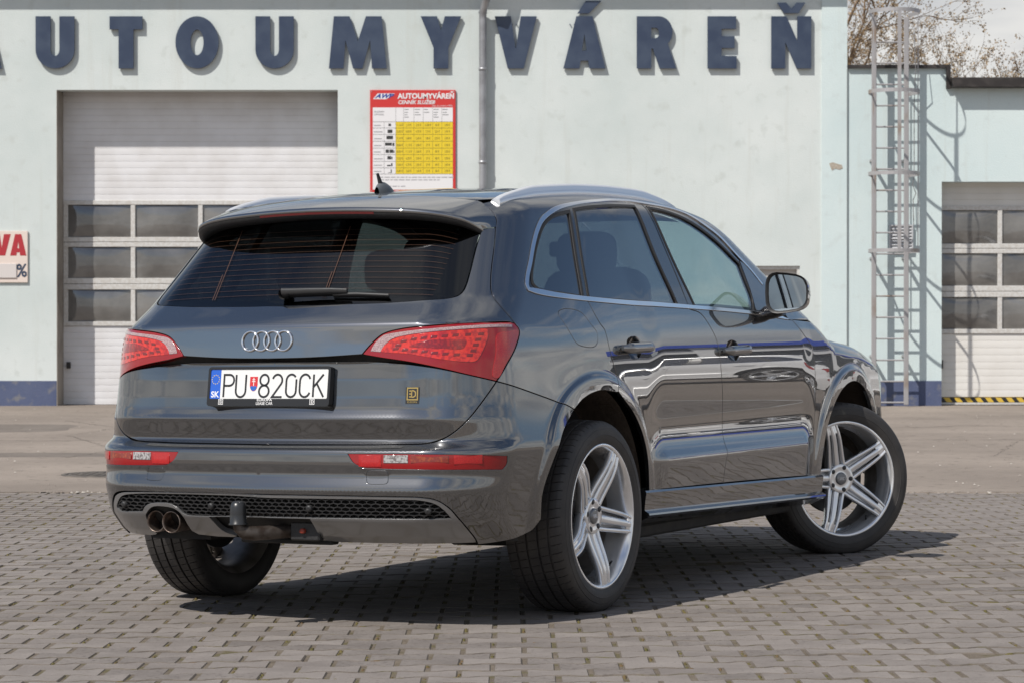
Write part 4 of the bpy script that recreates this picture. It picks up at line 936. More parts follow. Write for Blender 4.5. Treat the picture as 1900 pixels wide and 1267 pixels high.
# ------------------------------------------------------------------ wheels
TYR = None
def tyre_mesh():
    prof = []                                        # (radius, axial) outboard to inboard
    half = .1275
    def P(r, y, g=0): prof.append((r, y, g))
    P(.268, -.112); P(.274, -.118); P(.279, -.1225); P(.2815, -.1225); P(.285, -.1245); P(.300, -.1280); P(.309, -.1290); P(.3098, -.1300); P(.3115, -.1300); P(.3123, -.1290); P(.322, -.1285); P(.333, -.1265); P(.3345, -.1245); P(.3365, -.1242); P(.345, -.1225); P(.354, -.1165)
    P(.3605, -.109, 1); P(.3645, -.100, 1)
    for k, yc in enumerate((-.0685, -.024, .024, .0685)):
        P(.3685-.45*(yc-.0045)**2, yc-.0050, 2 if k in (1, 2) else 1); P(.3605, yc-.0040); P(.3605, yc+.0040); P(.3685-.45*(yc+.0045)**2, yc+.0050, 1 if k > 2 else 2)
    P(.3645, .100, 1); P(.3605, .109, 1); P(.354, .1165); P(.345, .1225); P(.332, .1265); P(.318, .1285); P(.300, .1275); P(.285, .1235); P(.274, .118); P(.268, .112)
    npch = 68; V = []; Fc = []; m = len(prof)
    cols = []
    for k in range(npch):
        th = 2*math.pi*k/npch
        cols += [(th, 0), (th+.0012, 1), (th+.0082, 1), (th+.0094, 0), (th+.05, 0)]
    for th, cutf in cols:
        for r, y, g in prof:
            tt = th+ (abs(y)*.55*(1 if y > 0 else -1))
            rr = r-(.0055 if (cutf and g == 1) else (.003 if (cutf and g == 2) else 0))
            x, z = rr*math.cos(tt), rr*math.sin(tt)
            V.append((x, y, z))
    nc = len(cols)
    for k in range(nc):
        j = (k+1) % nc
        for i in range(m-1): Fc.append((k*m+i, k*m+i+1, j*m+i+1, j*m+i))
    return V, Fc
TV, TF = tyre_mesh()
def arm_mesh():
    """one wheel arm of three blades, pointing along +x, axis y (outboard -y)"""
    b = MB()
    rs_ = np.linspace(.050, .262, 16)
    dface = lambda r: -.078-.040*_ss(np.array(r), .05, .25)-.006*math.sin(math.pi*min(1, max(0, (r-.05)/.2)))
    for off0, off1, w0, w1, dd in ((0., 0., .032, .0250, 0.), (.0415, .0270, .0170, .0145, .003), (-.0415, -.0270, .0170, .0145, .003)):
        pts = []; fr = []; ws = []
        for r in rs_:
            t = (r-.05)/.212; o = off0+(off1-off0)*t**1.25; y = float(dface(r))+dd*(1-t)
            pts.append((r, y, o)); fr.append(((0, 0, 1), (0, 1, 0))); ws.append(w0+(w1-w0)*t)
        b.sweep(pts, fr, lambda i: [(-ws[i]*.5, .040-.018*i/15), (-ws[i]*.5, .0045), (-ws[i]*.30, .0008), (0, 0), (ws[i]*.30, .0008), (ws[i]*.5, .0045), (ws[i]*.5, .040-.018*i/15)])
    # web behind the blades and the toe that meets the rim
    pts = []; fr = []; ws = []
    for r in np.linspace(.225, .264, 7):
        t = (r-.225)/.039; pts.append((r, float(dface(r))+.0035, 0)); fr.append(((0, 0, 1), (0, 1, 0))); ws.append(.0345-.002*t)
    b.sweep(pts, fr, lambda i: [(-ws[i], .03), (-ws[i], .004), (-ws[i]*.6, 0), (ws[i]*.6, 0), (ws[i], .004), (ws[i], .03)])
    pts = [(r, float(dface(r))+.020, 0) for r in np.linspace(.06, .24, 8)]
    b.sweep(pts, [((0, 0, 1), (0, 1, 0))]*8, lambda i: [(-.034+.0022*i, .014), (-.034+.0022*i, .004), (.034-.0022*i, .004), (.034-.0022*i, .014)])
    return b
def wheel(name_label, x, sg, zc, phase, steer=0., yy=.8065):
    """sg -1 right side, +1 left side"""
    b = MB()
    b.lathe([(.2775, -.1160), (.2790, -.1190), (.2775, -.1215), (.2700, -.1215), (.2655, -.1180), (.2600, -.1040), (.2540, -.0900), (.2480, -.0500), (.2450, -.020)], 'y', 72)
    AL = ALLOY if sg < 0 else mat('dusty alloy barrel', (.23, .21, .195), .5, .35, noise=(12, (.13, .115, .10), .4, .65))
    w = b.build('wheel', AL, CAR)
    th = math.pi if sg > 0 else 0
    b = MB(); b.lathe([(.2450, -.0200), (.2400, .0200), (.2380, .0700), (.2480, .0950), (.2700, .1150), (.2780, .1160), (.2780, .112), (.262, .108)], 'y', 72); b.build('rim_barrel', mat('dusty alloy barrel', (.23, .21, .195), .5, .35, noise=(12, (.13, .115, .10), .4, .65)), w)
    cam_ = math.radians(1.0)*(-sg)
    w.matrix_local = Matrix.Translation((x, sg*yy, zc)) @ Matrix.Rotation(steer, 4, 'Z') @ Matrix.Rotation(th, 4, 'Z')
    # flatten the tyre where it stands on the ground
    V = []
    for (vx, vy, vz) in TV:
        if vz < -zc+.0005: 
            k = (-zc+.0005)-vz; vz = -zc+.0005; vy *= 1+k*1.6
        V.append((vx, vy, vz))
    me = mesh_obj('tyre', V, TF, TYRE, w, smooth=True)
    try: me.data.set_sharp_from_angle(angle=math.radians(40))
    except Exception: pass
    am = arm_mesh(); amo = None
    for k in range(5):
        a = phase+k*2*math.pi/5
        if amo is None: o = am.build('wheel_arm', AL, w); amo = o
        else: o = amo.copy(); COL.objects.link(o); o.parent = w
        o.rotation_euler = (0, -a, 0)
    b = MB(); b.lathe([(.0, -.079), (.030, -.079), (.036, -.077), (.050, -.080), (.066, -.083), (.070, -.079), (.068, -.05), (.06, 0)], 'y', 48); b.build('wheel_hub', ALLOY, w)
    b = MB(); b.lathe([(0, -.0865), (.022, -.0862), (.0290, -.0845), (.0305, -.080)], 'y', 36); hc = b.build('hub_cap', mat('grey hub cap', (.20, .205, .215), .3, .6), w)
    b = MB()
    for k in range(4):
        cx = (-1.5+k)*.0088
        pts = [(cx+.0066*math.cos(t), -.0870, .0066*math.sin(t)) for t in np.linspace(0, 2*math.pi, 25)]; b.tube(pts, .0010, 5, False)
    b.build('hub_rings', CHROME, hc)
    for k in range(5):
        a = phase+math.pi/5+k*2*math.pi/5; cx, cz = .0560*math.cos(a), .0560*math.sin(a)
        b = MB(); b.lathe([(0, -.084), (.009, -.084), (.0115, -.081), (.0125, -.070)], 'y', 14, (cx, 0, cz)); b.build('wheel_bolt', mat('dark bolt cap', (.03, .03, .032), .4), w)
    b = MB(); b.lathe([(.06, .0), (.165, -.002), (.168, .004), (.168, .022), (.06, .024)], 'y', 48); b.build('brake_disc', mat('brake disc iron', (.12, .115, .11), .45, .8), w)
    b = MB(); n_ = 10; V = []
    for i in range(n_):
        a = math.radians(150+50*i/(n_-1)) + (0 if sg < 0 else 0)
        for r, y in ((.115, -.035), (.182, -.035), (.182, .05), (.115, .05)): V.append((r*math.cos(a), y, r*math.sin(a)))
    b.add(V, [(i*4+j, i*4+(j+1) % 4, (i+1)*4+(j+1) % 4, (i+1)*4+j) for i in range(n_-1) for j in range(4)]+[(0, 1, 2, 3), tuple(range((n_-1)*4, n_*4))[::-1]]); b.build('brake_caliper', DARK, w)
    b = MB(); b.tube([(.245*math.cos(-.95), -.075, .245*math.sin(-.95)), (.225*math.cos(-.95), -.092, .225*math.sin(-.95))], [.005, .004], 8); b.build('valve_stem', BLK, w)
    return w
STEER = math.radians(-37)
wheel('rear right', 0, -1, .362, math.radians(61))
wheel('rear left', 0, 1, .362, math.radians(20), 0., .858)
wheel('front right', 2.807, -1, .358, math.radians(34), STEER)
wheel('front left', 2.807, 1, .358, math.radians(10), STEER*.85)
for yy in (-1, 1):
    b = MB(); b.tube([(0, yy*.72, .36), (.02, yy*.35, .33), (0, 0, .33)], .035, 10); b.tube([(-.12, yy*.70, .28), (-.05, yy*.30, .27)], .03, 8); b.build('rear_suspension', DARK, CAR)
    b = MB(); b.tube([(2.807, yy*.70, .36), (2.80, yy*.30, .33)], .04, 10); b.tube([(2.70, yy*.66, .27), (2.85, yy*.3, .28)], .03, 8); b.build('front_suspension', DARK, CAR)
# ------------------------------------------------------------------ badge rings, number plate, wiper, dealer badge
b = MB()
yc0 = .006
for k in range(4):
    yc = yc0+(1.5-k)*.0487; pts = []
    for t in np.linspace(0, 2*math.pi, 49):
        y = yc+.0352*math.cos(t); z = 1.044+.0352*math.sin(t); x = float(np.interp(z, TG, TXL))+.15*y*y-.0035; pts.append((x, y, z))
    b.tube(pts, .0042, 8, False)
b.build('ring_badge', mat('polished chrome', (.86, .86, .87), .06, 1.), TG_)
# number plate
PL_C = np.array([-.8775, .010, .884]); PL_U = np.array([0, -1., 0]); tl = math.radians(8); PL_V = np.array([math.sin(tl), 0, math.cos(tl)]); PL_N = np.array([-math.cos(tl), 0, math.sin(tl)])
def pm(u, v, d=0.): return tuple(PL_C+PL_U*u+PL_V*v+PL_N*d)
def rrect(x0, x1, y0, y1, r, n=5): return arc(x1-r, y0+r, r, r, -90, 0, n)+arc(x1-r, y1-r, r, r, 0, 90, n)+arc(x0+r, y1-r, r, r, 90, 180, n)+arc(x0+r, y0+r, r, r, 180, 270, n)
b = MB(); b.prism(rrect(-.268, .268, -.0795, .0665, .012), pm, -.022, .0, []); PF = b.build('plate_frame', mat('black plate frame', (.016, .016, .017), .33), TG_)
b = MB(); b.prism(rrect(-.268, .268, -.0795, .0665, .012), pm, .0, .0045, [rrect(-.258, .258, -.052, .0575, .006)]); b.build('frame_rim', MATS['black plate frame'], PF)
b = MB(); b.prism(rrect(-.2585, .2585, -.0525, .058, .006), pm, .0002, .0018); NP = b.build('number_plate', mat('white plate', (.72, .72, .70), .3, coat=.6), TG_)
b = MB(); b.prism([(-.2585, -.0525), (-.212, -.0525), (-.212, .058), (-.2585, .058)], pm, .0018, .0021); b.build('country_band', mat('plate blue', (.015, .10, .52), .3, coat=.6), NP)
INK = mat('plate black ink', (.02, .02, .022), .4); WINK = mat('white print', (.8, .8, .8), .4); GOLD = mat('gold print', (.55, .40, .14), .35, .7)
def strokes(name, lst, w, mf, m, parent, d=.0026):
    b = MB()
    for pts, cl in lst:
        V2, F2 = ribbon(pts, w, cl); b.add([mf(u, v, d) for u, v in V2], F2)
    return b.build(name, m, parent)
def glyph(c):
    H = 1.0
    if c == 'P': return [([(0, 0), (0, 1), (.30, 1)]+arc(.30, .755, .25, .245, 90, -90, 10)+[(0, .51)], False)], .55
    if c == 'U': return [([(0, 1), (0, .28)]+arc(.27, .28, .27, .28, 180, 360, 12)+[(.54, 1)], False)], .54
    if c == '8': return [(arc(.27, .76, .235, .24, 0, 360, 20)[:-1], True), (arc(.27, .26, .27, .26, 0, 360, 20)[:-1], True)], .54
    if c == '2': return [(arc(.26, .74, .26, .26, 165, -35, 12)+[(0, .0), (.54, .0)], False)], .54
    if c == '0': return [([(0, .27), (0, .73)]+arc(.27, .73, .27, .27, 180, 35, 8), False), ([(.54, .79), (.54, .27)]+arc(.27, .27, .27, .27, 0, -180, 10), False)], .54
    if c == 'C': return [(arc(.28, .70, .28, .30, 20, 180, 10)+arc(.28, .30, .28, .30, 180, 340, 10), False)], .54
    if c == 'K': return [([(0, 0), (0, 1)], False), ([(.52, 1), (.02, .45)], False), ([(.17, .60), (.56, 0)], False)], .56
for ch_, u0 in (('P', -.197), ('U', -.143), ('8', -.040), ('2', .018), ('0', .078), ('C', .137), ('K', .196)):
    gs, w_ = glyph(ch_); hh = .083; sx_ = .080
    strokes('plate_character', [([(u0+x*sx_, -.0475+y*hh+.002) for x, y in p], cl) for p, cl in gs], .0078, pm, INK, NP)
# coat of arms between the letters
shield = [(-.082, .030), (-.048, .030), (-.048, .0)]+arc(-.065, .0, .017, .024, 0, -180, 10)+[(-.082, .0)]
b = MB(); b.prism(shield, pm, .0018, .0024); SHD = b.build('plate_emblem', mat('emblem red', (.55, .03, .035), .4), NP)
b = MB(); b.prism([(-.0795, -.008)]+arc(-.065, -.004, .0148, .0185, 195, 345, 10)+[(-.0505, -.008), (-.058, -.004), (-.065, -.007), (-.072, -.004)], pm, .0024, .0028); b.build('emblem_hills', mat('emblem blue', (.02, .12, .45), .4), SHD)
strokes('emblem_cross', [([(-.065, -.004), (-.065, .026)], False), ([(-.0725, .012), (-.0575, .012)], False), ([(-.071, .019), (-.059, .019)], False)], .0028, pm, WINK, SHD, .0031)
text_mesh('SK', .0315, lambda u, v: pm(-.2350+u, -.046+v, .0025), WINK, 'country_code', NP, 'CENTER', .0006)
b = MB()
for k in range(12):
    a = 2*math.pi*k/12; cx, cy = -.235+.0165*math.cos(a), .020+.0165*math.sin(a)
    b.prism([(cx+(.0029 if i % 2 == 0 else .0012)*math.sin(i*math.pi/5), cy+(.0029 if i % 2 == 0 else .0012)*math.cos(i*math.pi/5)) for i in range(10)], pm, .0021, .0025)
b.build('star_ring', mat('star yellow', (.72, .55, .10), .4), NP)
text_mesh('LEASE CAR', .0148, lambda u, v: pm(-.012+u, -.0745+v, .0050), WINK, 'frame_lettering', PF, 'CENTER', .0001, 1.02)
text_mesh('EUROPA', .0135, lambda u, v: pm(-.012+u, -.0610+v, .0052), WINK, 'frame_lettering', PF, 'CENTER', .0002, 1.30)
def ed_logo(mf, cx, cy, s_, m, parent, d, nm):
    L_ = [([(cx-s_, cy-s_), (cx+s_, cy-s_), (cx+s_, cy+s_), (cx-s_, cy+s_)], True), ([(cx-.15*s_, cy-.55*s_), (cx-.15*s_, cy+.55*s_)], False), ([(cx-.62*s_, cy+.5*s_), (cx-.15*s_, cy+.5*s_)], False), ([(cx-.62*s_, cy), (cx-.15*s_, cy)], False), ([(cx-.62*s_, cy-.5*s_), (cx-.15*s_, cy-.5*s_)], False), ([(cx-.15*s_, cy+.55*s_)]+[(cx+.2*s_, cy+.55*s_), (cx+.6*s_, cy+.3*s_), (cx+.6*s_, cy-.3*s_), (cx+.2*s_, cy-.55*s_), (cx-.15*s_, cy-.55*s_)], False)]
    strokes(nm, L_, s_*.20, mf, m, parent, d)
ed_logo(pm, -.205, -.0635, .0095, WINK, PF, .0054, 'frame_logo'); ed_logo(pm, .196, -.0635, .0095, WINK, PF, .0054, 'frame_logo')
# dealer badge on the tailgate
bp = surf(np.array([.562]), np.array([.8435])); bn = grad(bp)[0]; bp = bp[0]; bu = np.cross(np.array([0, 0, 1.]), bn); bu /= np.linalg.norm(bu); bv = np.cross(bn, bu)
def bm_(u, v, d=0.): return tuple(bp+bu*u+bv*v+bn*d)
b = MB(); b.prism([(-.028, -.031), (.028, -.031), (.028, .029), (-.028, .029)], bm_, -.002, .0022); DB = b.build('dealer_badge', mat('badge black', (.02, .018, .018), .3, coat=.5), TG_)
ed_logo(bm_, 0, .005, .021, GOLD, DB, .0026, 'badge_logo')
text_mesh('EUROPA', .0085, lambda u, v: bm_(u, -.0275+v, .0026), GOLD, 'badge_lettering', DB, 'CENTER', 0, 1.25)
# rear wiper
b = MB()
def on_gl(y, z, d): return (float(tail_x(np.array([abs(y)]), np.array([z]))[0])-d*.7, y, z+d*.7)
pts = [on_gl(.012, 1.203, .030), on_gl(-.02, 1.203, .030), on_gl(-.10, 1.205, .028), on_gl(-.20, 1.206, .026), on_gl(-.262, 1.206, .022)]
b.sweep(pts, [((0, 0, 1), (-.7, 0, .7))]*5, lambda i: [(-.013+.0012*i, -.014), (-.011+.001*i, .006), (0, .010), (.011-.001*i, .006), (.013-.0012*i, -.014)])
b.lathe([(0, .034), (.014, .034), (.020, .026), (.021, 0)], 'x', 20, (on_gl(.004, 1.212, 0)[0]-.034, .004, 1.217)); 
pts = [on_gl(-.20, 1.203, .010), on_gl(-.30, 1.202, .011), on_gl(-.43, 1.196, .009)]
b.sweep(pts, [((0, 0, 1), (-.7, 0, .7))]*3, [(-.006, -.008), (-.004, .006), (.004, .006), (.006, -.008)]); b.build('rear_wiper', mat('wiper black', (.035, .035, .036), .38), TG_)
# fine dark shut line round the spoiler end and the moulded bumper step
V, NN, T = tri_panel([(0, .6545)]+[st(.15, .6545), st(.3, .6545), st(.45, .6545), st(.56, .657), st(.56, .6635), st(.45, .662), st(.3, .661), st(.15, .661)]+[(0, .661)], centre=True, gap=0, skirt=0, off=.0008, grid=.006)
finish('loading_sill_guard', V, NN, T, mat('worn black sill film', (.05, .05, .05), .45, noise=(160, (.20, .19, .17), .58, .75, 3)), BUMP, 'both')
# ================================================================== the yard
def sstep(x, a, b): t = np.clip((np.asarray(x, float)-a)/(b-a), 0, 1); return t*t*(3-2*t)
def gz(X, Y):                                        # the paving falls a little towards the left and the building
    X = np.asarray(X, float); Y = np.asarray(Y, float)
    k = 1-sstep(Y, 13.2, 16.6); h = np.where(Y < 13.2, Y-9.859, 3.341+(Y-13.2)*(1-sstep(Y, 13.2, 16.6)*.9)); h = np.minimum(h, 4.2); h = np.maximum(h, -6)
    return k*.0118*6*np.tanh((X+.4673)/6)-.0069*h
YE = 16.76                                           # edge between block paving and asphalt
PX0, PX1, PY0 = -7.2, 7.2, 4.4
def posmat(name, c1, c2, c3, scale, rough=.9, bump=(120, .25, .006), fine=None, spec=.25):
    m = bpy.data.materials.new(name); m.use_nodes = True; t = m.node_tree; p = t.nodes['Principled BSDF']; L = t.links
    g = t.nodes.new('ShaderNodeNewGeometry'); p.inputs['Roughness'].default_value = rough; p.inputs['Specular IOR Level'].default_value = spec
    a = t.nodes.new('ShaderNodeTexNoise'); a.inputs['Scale'].default_value = scale[0]; a.inputs['Detail'].default_value = 7; a.inputs['Roughness'].default_value = .62; L.new(g.outputs['Position'], a.inputs['Vector'])
    r = t.nodes.new('ShaderNodeValToRGB'); r.color_ramp.elements[0].position = .36; r.color_ramp.elements[1].position = .66
    r.color_ramp.elements[0].color = (*c1, 1); r.color_ramp.elements[1].color = (*c2, 1); L.new(a.outputs['Fac'], r.inputs[0])
    b_ = t.nodes.new('ShaderNodeTexNoise'); b_.inputs['Scale'].default_value = scale[1]; b_.inputs['Detail'].default_value = 4; L.new(g.outputs['Position'], b_.inputs['Vector'])
    r2 = t.nodes.new('ShaderNodeValToRGB'); r2.color_ramp.elements[0].position = scale[2]; r2.color_ramp.elements[1].position = scale[3]; L.new(b_.outputs['Fac'], r2.inputs[0])
    mx_ = t.nodes.new('ShaderNodeMix'); mx_.data_type = 'RGBA'; L.new(r2.outputs[0], mx_.inputs['Factor']); L.new(r.outputs[0], mx_.inputs['A']); mx_.inputs['B'].default_value = (*c3, 1)
    L.new(mx_.outputs['Result'], p.inputs['Base Color'])
    n_ = t.nodes.new('ShaderNodeTexNoise'); n_.inputs['Scale'].default_value = bump[0]; n_.inputs['Detail'].default_value = 5; L.new(g.outputs['Position'], n_.inputs['Vector'])
    bb = t.nodes.new('ShaderNodeBump'); bb.inputs['Strength'].default_value = bump[1]; bb.inputs['Distance'].default_value = bump[2]; L.new(n_.outputs['Fac'], bb.inputs['Height']); L.new(bb.outputs[0], p.inputs['Normal'])
    return m
ASPH = posmat('worn pale asphalt', (.205, .174, .148), (.285, .243, .207), (.140, .117, .098), (.42, 9, .60, .72), bump=(60, .45, .014))
PAVE = posmat('concrete paver', (.166, .147, .135), (.226, .202, .186), (.130, .113, .103), (3.2, 90, .56, .74), bump=(260, .30, .003))
PAVE2 = posmat('concrete paver, paler batch', (.180, .160, .147), (.240, .215, .198), (.140, .123, .111), (3.6, 80, .58, .74), bump=(260, .30, .003))
EDGE = posmat('dirty paver edge', (.100, .086, .074), (.145, .124, .105), (.090, .080, .040), (6, 14, .55, .7))
FILL = posmat('joint sand and moss', (.128, .104, .080), (.178, .150, .118), (.118, .102, .055), (7, 11, .50, .60), bump=(300, .8, .006))
PAVE3 = posmat('concrete paver, dark stained', (.150, .133, .122), (.208, .186, .171), (.114, .099, .090), (3.0, 60, .52, .70), bump=(260, .35, .003))
MOSS = posmat('moss', (.085, .080, .026), (.135, .110, .042), (.130, .085, .045), (6, 25, .5, .62), bump=(400, .6, .004))
xs = [-400, -120, -40, -18, -11, PX0]+list(np.linspace(PX0, PX1, 13)[1:-1])+[PX1, 11, 18, 40, 120, 400]
ys = [-300, -80, -20, 0, PY0]+list(np.linspace(PY0, YE, 12)[1:-1])+[YE, 17.3, 18, 20, 24, 30, 38, 60, 150, 500]
V = []; Fc = []
for x in xs:
    for y in ys: V.append((x, y, float(gz(x, y))+.006))
ny = len(ys)
for i in range(len(xs)-1):
    for j in range(ny-1):
        if xs[i] >= PX0-1e-6 and xs[i+1] <= PX1+1e-6 and ys[j] >= PY0-1e-6 and ys[j+1] <= YE+1e-6: continue
        Fc.append((i*ny+j, (i+1)*ny+j, (i+1)*ny+j+1, i*ny+j+1))
struct(mesh_obj('yard_ground', V, Fc, ASPH, smooth=True))
# ragged lip where the asphalt ends
b = MB(); n_ = 260; V = []
for i in range(n_):
    x = PX0+(PX1-PX0)*i/(n_-1); e = YE-.005-.022*random.random()*random.random()-.012*math.sin(x*2.3); z = float(gz(x, YE))
    V += [(x, YE+.03, z+.0065), (x, e, z+.0045-.003*random.random()), (x, e+.006, z-.030)]
b.add(V, [(i*3+j, (i+1)*3+j, (i+1)*3+j+1, i*3+j+1) for i in range(n_-1) for j in range(2)], True); struct(b.build('asphalt_edge', ASPH))
xs = np.linspace(PX0, PX1, 29); ys = np.linspace(PY0, YE+.02, 27)
V = [(x, y, float(gz(x, y))-.0040) for x in xs for y in ys]; ny = len(ys)
PAVING = struct(mesh_obj('block_paving', V, [(i*ny+j, (i+1)*ny+j, (i+1)*ny+j+1, i*ny+j+1) for i in range(len(xs)-1) for j in range(ny-1)], FILL, smooth=True))
# I-shaped concrete pavers
RP, LP_ = .143, .205
def paver_outline():
    h = .0972; w0, w1 = .0588, .0796; xs_ = [h, .0690, .0345]
    up = [(h, w1), (.0690, w1), (.0345, w0), (-.0345, w0), (-.0690, w1), (-h, w1)]
    return [(x, -y) for x, y in up[::-1]]+up
PO = ccw(paver_outline())
def paver_geo():
    n = len(PO); top = poly_inset(PO, .0050); V = [(x, y, 0) for x, y in top]+[(x, y, -.0048) for x, y in PO]+[(x, y, -.035) for x, y in PO]
    Fc = []
    # top face as quads of the I shape (left end, waist, right end)
    P_ = [tuple(p) for p in top]
    idx = list(range(n)); Fc.append(tuple(idx))
    for i in range(n):
        j = (i+1) % n; Fc.append((n+i, n+j, j, i)); Fc.append((2*n+i, 2*n+j, n+j, n+i))
    return V, Fc
PV, PF_ = paver_geo()
pme = None; places = []
for r in range(int((YE-PY0)/RP)+1):
    y = YE-.075-r*RP
    for c in range(-36, 37):
        x = c*LP_+(LP_/2 if r % 2 else 0)+.04
        if PX0 < x < PX1 and y > PY0+.05: places.append((x, y))
def in_view(x, y): return y > 7.3 and abs(x) < .215*y+.02
pr = np.array(places)
def hidden(x, y):                                     # roughly what the car covers
    d = np.array([x+.4673, y-9.859]); f = d[0]*.4666+d[1]*.8844; l = -d[0]*.8844+d[1]*.4666
    return -.5 < f < 3.4 and -.75 < l < .7
vis = [p for p in places if in_view(*p) and not hidden(*p)]
vis.sort(key=lambda p: p[1]); near = set(vis[:300])
rests = [MB(), MB(), MB()]; k = 0
PM = [None, None, None]
for (x, y) in places:
    rz = random.gauss(0, .008); dz = random.gauss(0, .0011); tx, ty = random.gauss(0, .006), random.gauss(0, .006)
    x_, y_ = x+random.gauss(0, .0012), y+random.gauss(0, .0010); z = float(gz(x_, y_))+dz-.0005; sl = .0118*(1-float(sstep(y, 13.2, 16.6)))
    u_ = random.random()+.28*math.sin(x*1.3+2)*math.sin(y*.9+1); w = 0 if u_ < .52 else (1 if u_ < .86 else 2)
    if (x, y) in near:
        if PM[w] is None:
            o = mesh_obj('paver', PV, PF_, (PAVE, PAVE2, PAVE3)[w]); PM[w] = o; o.data.materials.append(EDGE); o.data.polygons.foreach_set('material_index', [0 if i == 0 else 1 for i in range(len(PF_))])
        else: o = PM[w].copy(); COL.objects.link(o)
        o.parent = PAVING; o.location = (x_, y_, z); o.rotation_euler = (tx-.0069, ty-sl, rz)
    else:
        c_, s_ = math.cos(rz), math.sin(rz)
        rests[w].add([(x_+vx*c_-vy*s_, y_+vx*s_+vy*c_, z+vz+(sl-ty)*vx+(tx-.0069)*vy) for vx, vy, vz in PV], PF_)
for rr, mm in zip(rests, (PAVE, PAVE2, PAVE3)):
    o = rr.build('paver_field', mm, PAVING); o['kind'] = 'stuff'; o.data.materials.append(EDGE); o.data.polygons.foreach_set('material_index', [0 if i % len(PF_) == 0 else 1 for i in range(len(o.data.polygons))])
# moss cushions in the joints
b = MB()
def tuft(x, y, r, lx, ly):
    n = 7; ph = random.random()*6; z = float(gz(x, y))-.0065; V = [(x, y, z+r*.75)]
    for ring, (rr_, zz) in enumerate(((.55, .62), (1., .0))):
        for i in range(n):
            a = ph+2*math.pi*i/n+ring*.4; q = rr_*(.75+.5*random.random()); V.append((x+lx*q*math.cos(a), y+ly*q*math.sin(a), z+r*zz*(.7+.5*random.random())))
    Fc = [(0, 1+i, 1+(i+1) % n) for i in range(n)]+[(1+i, 1+n+i, 1+n+(i+1) % n, 1+(i+1) % n) for i in range(n)]
    b.add(V, Fc, True)
for (x, y) in places:
    if not in_view(x, y): continue
    if random.random() < .50:
        for _ in range(random.randint(1, 3)): tuft(x+LP_/2+random.gauss(0, .002), y+random.uniform(-.07, .07), random.uniform(.006, .013), random.uniform(.005, .009), random.uniform(.012, .032))
    if random.random() < .30:
        xx = random.uniform(-.03, .03)
        for _ in range(random.randint(1, 3)): tuft(x+xx+random.gauss(0, .02), y+.0715-.011+random.gauss(0, .0015), random.uniform(.005, .011), random.uniform(.008, .024), random.uniform(.004, .007))
o = b.build('joint_moss', MOSS, PAVING); o['kind'] = 'stuff'
# pale chips along the asphalt edge, grit on the yard
b = MB()
def chip(x, y, r, z=None):
    z = float(gz(x, y)) if z is None else z
    V = [(x+r*random.uniform(.6, 1.2)*math.cos(a), y+r*random.uniform(.6, 1.2)*math.sin(a), z+.004) for a in np.linspace(0, 5.2, 5)]+[(x, y, z+.005+r*.6)]
    b.add(V, [(i, (i+1) % 5, 5) for i in range(5)])
for _ in range(130): chip(random.uniform(-3.2, -1.6) if random.random() < .55 else random.uniform(1.5, 4), YE-.03+random.gauss(0, .035), random.uniform(.006, .018))
for _ in range(420): y = random.uniform(17, 34); chip(random.uniform(-.22*y, .22*y), y, random.uniform(.006, .016), float(gz(0, y))+.006)
o = b.build('loose_grit', mat('pale grit', (.40, .37, .33), .9, noise=(3, (.16, .13, .11), .4, .6))); o['kind'] = 'stuff'; o['label'] = 'pale chips and grit scattered over the yard'
# cracks and tar seams in the asphalt
def crack(name, pts, w, m):
    b = MB(); P = []
    for (x0, y0), (x1, y1) in zip(pts[:-1], pts[1:]):
        n = max(2, int(math.hypot(x1-x0, y1-y0)/.09))
        for i in range(n): t = i/n; P.append((x0+(x1-x0)*t+random.gauss(0, .018), y0+(y1-y0)*t+random.gauss(0, .03)))
    V = []
    for i, (x, y) in enumerate(P):
        k = w*random.uniform(.4, 1.3); z = float(gz(x, y))+.0075; V += [(x, y-k, z), (x, y+k, z)]
    b.add(V, [(2*i, 2*i+2, 2*i+3, 2*i+1) for i in range(len(P)-1)]); return b.build(name, m)
TAR = posmat('dark tar', (.065, .056, .048), (.095, .082, .070), (.12, .10, .085), (3, 30, .5, .7))
for nm, pts, w in (('asphalt_seam', [(-9, 24.6), (-3, 24.4), (3, 24.7), (9, 24.5)], .012), ('asphalt_crack', [(-5.4, 29.8), (-4.4, 27.6), (-4.6, 25.6), (-3.6, 22.6), (-3.9, 20.9)], .016), ('asphalt_crack', [(4.2, 17.2), (4.6, 19.4), (4.2, 21.5), (5.0, 24.4)], .011), ('asphalt_crack', [(3.4, 27.0), (5.2, 28.2), (6.8, 27.8), (8, 29)], .014)):
    struct(crack(nm, pts, w, TAR))
for (x0, x1, y0, y1) in ((-6.4, -3.4, 21.3, 22.1), (-7.2, -4.9, 26.4, 28.6)):       # darker repair patches left of the car
    n = 26; V = []
    for i in range(n):
        a = 2*math.pi*i/n; c_, s_ = math.cos(a), math.sin(a); x = (x0+x1)/2+(x1-x0)/2*math.copysign(abs(c_)**.45, c_)+random.gauss(0, .03); y = (y0+y1)/2+(y1-y0)/2*math.copysign(abs(s_)**.45, s_)+random.gauss(0, .03); V.append((x, y, float(gz(x, y))+.0068))
    struct(mesh_obj('asphalt_patch', V, [tuple(range(n))], posmat('darker asphalt repair', (.140, .120, .104), (.190, .164, .142), (.11, .095, .082), (1.2, 14, .58, .72))))
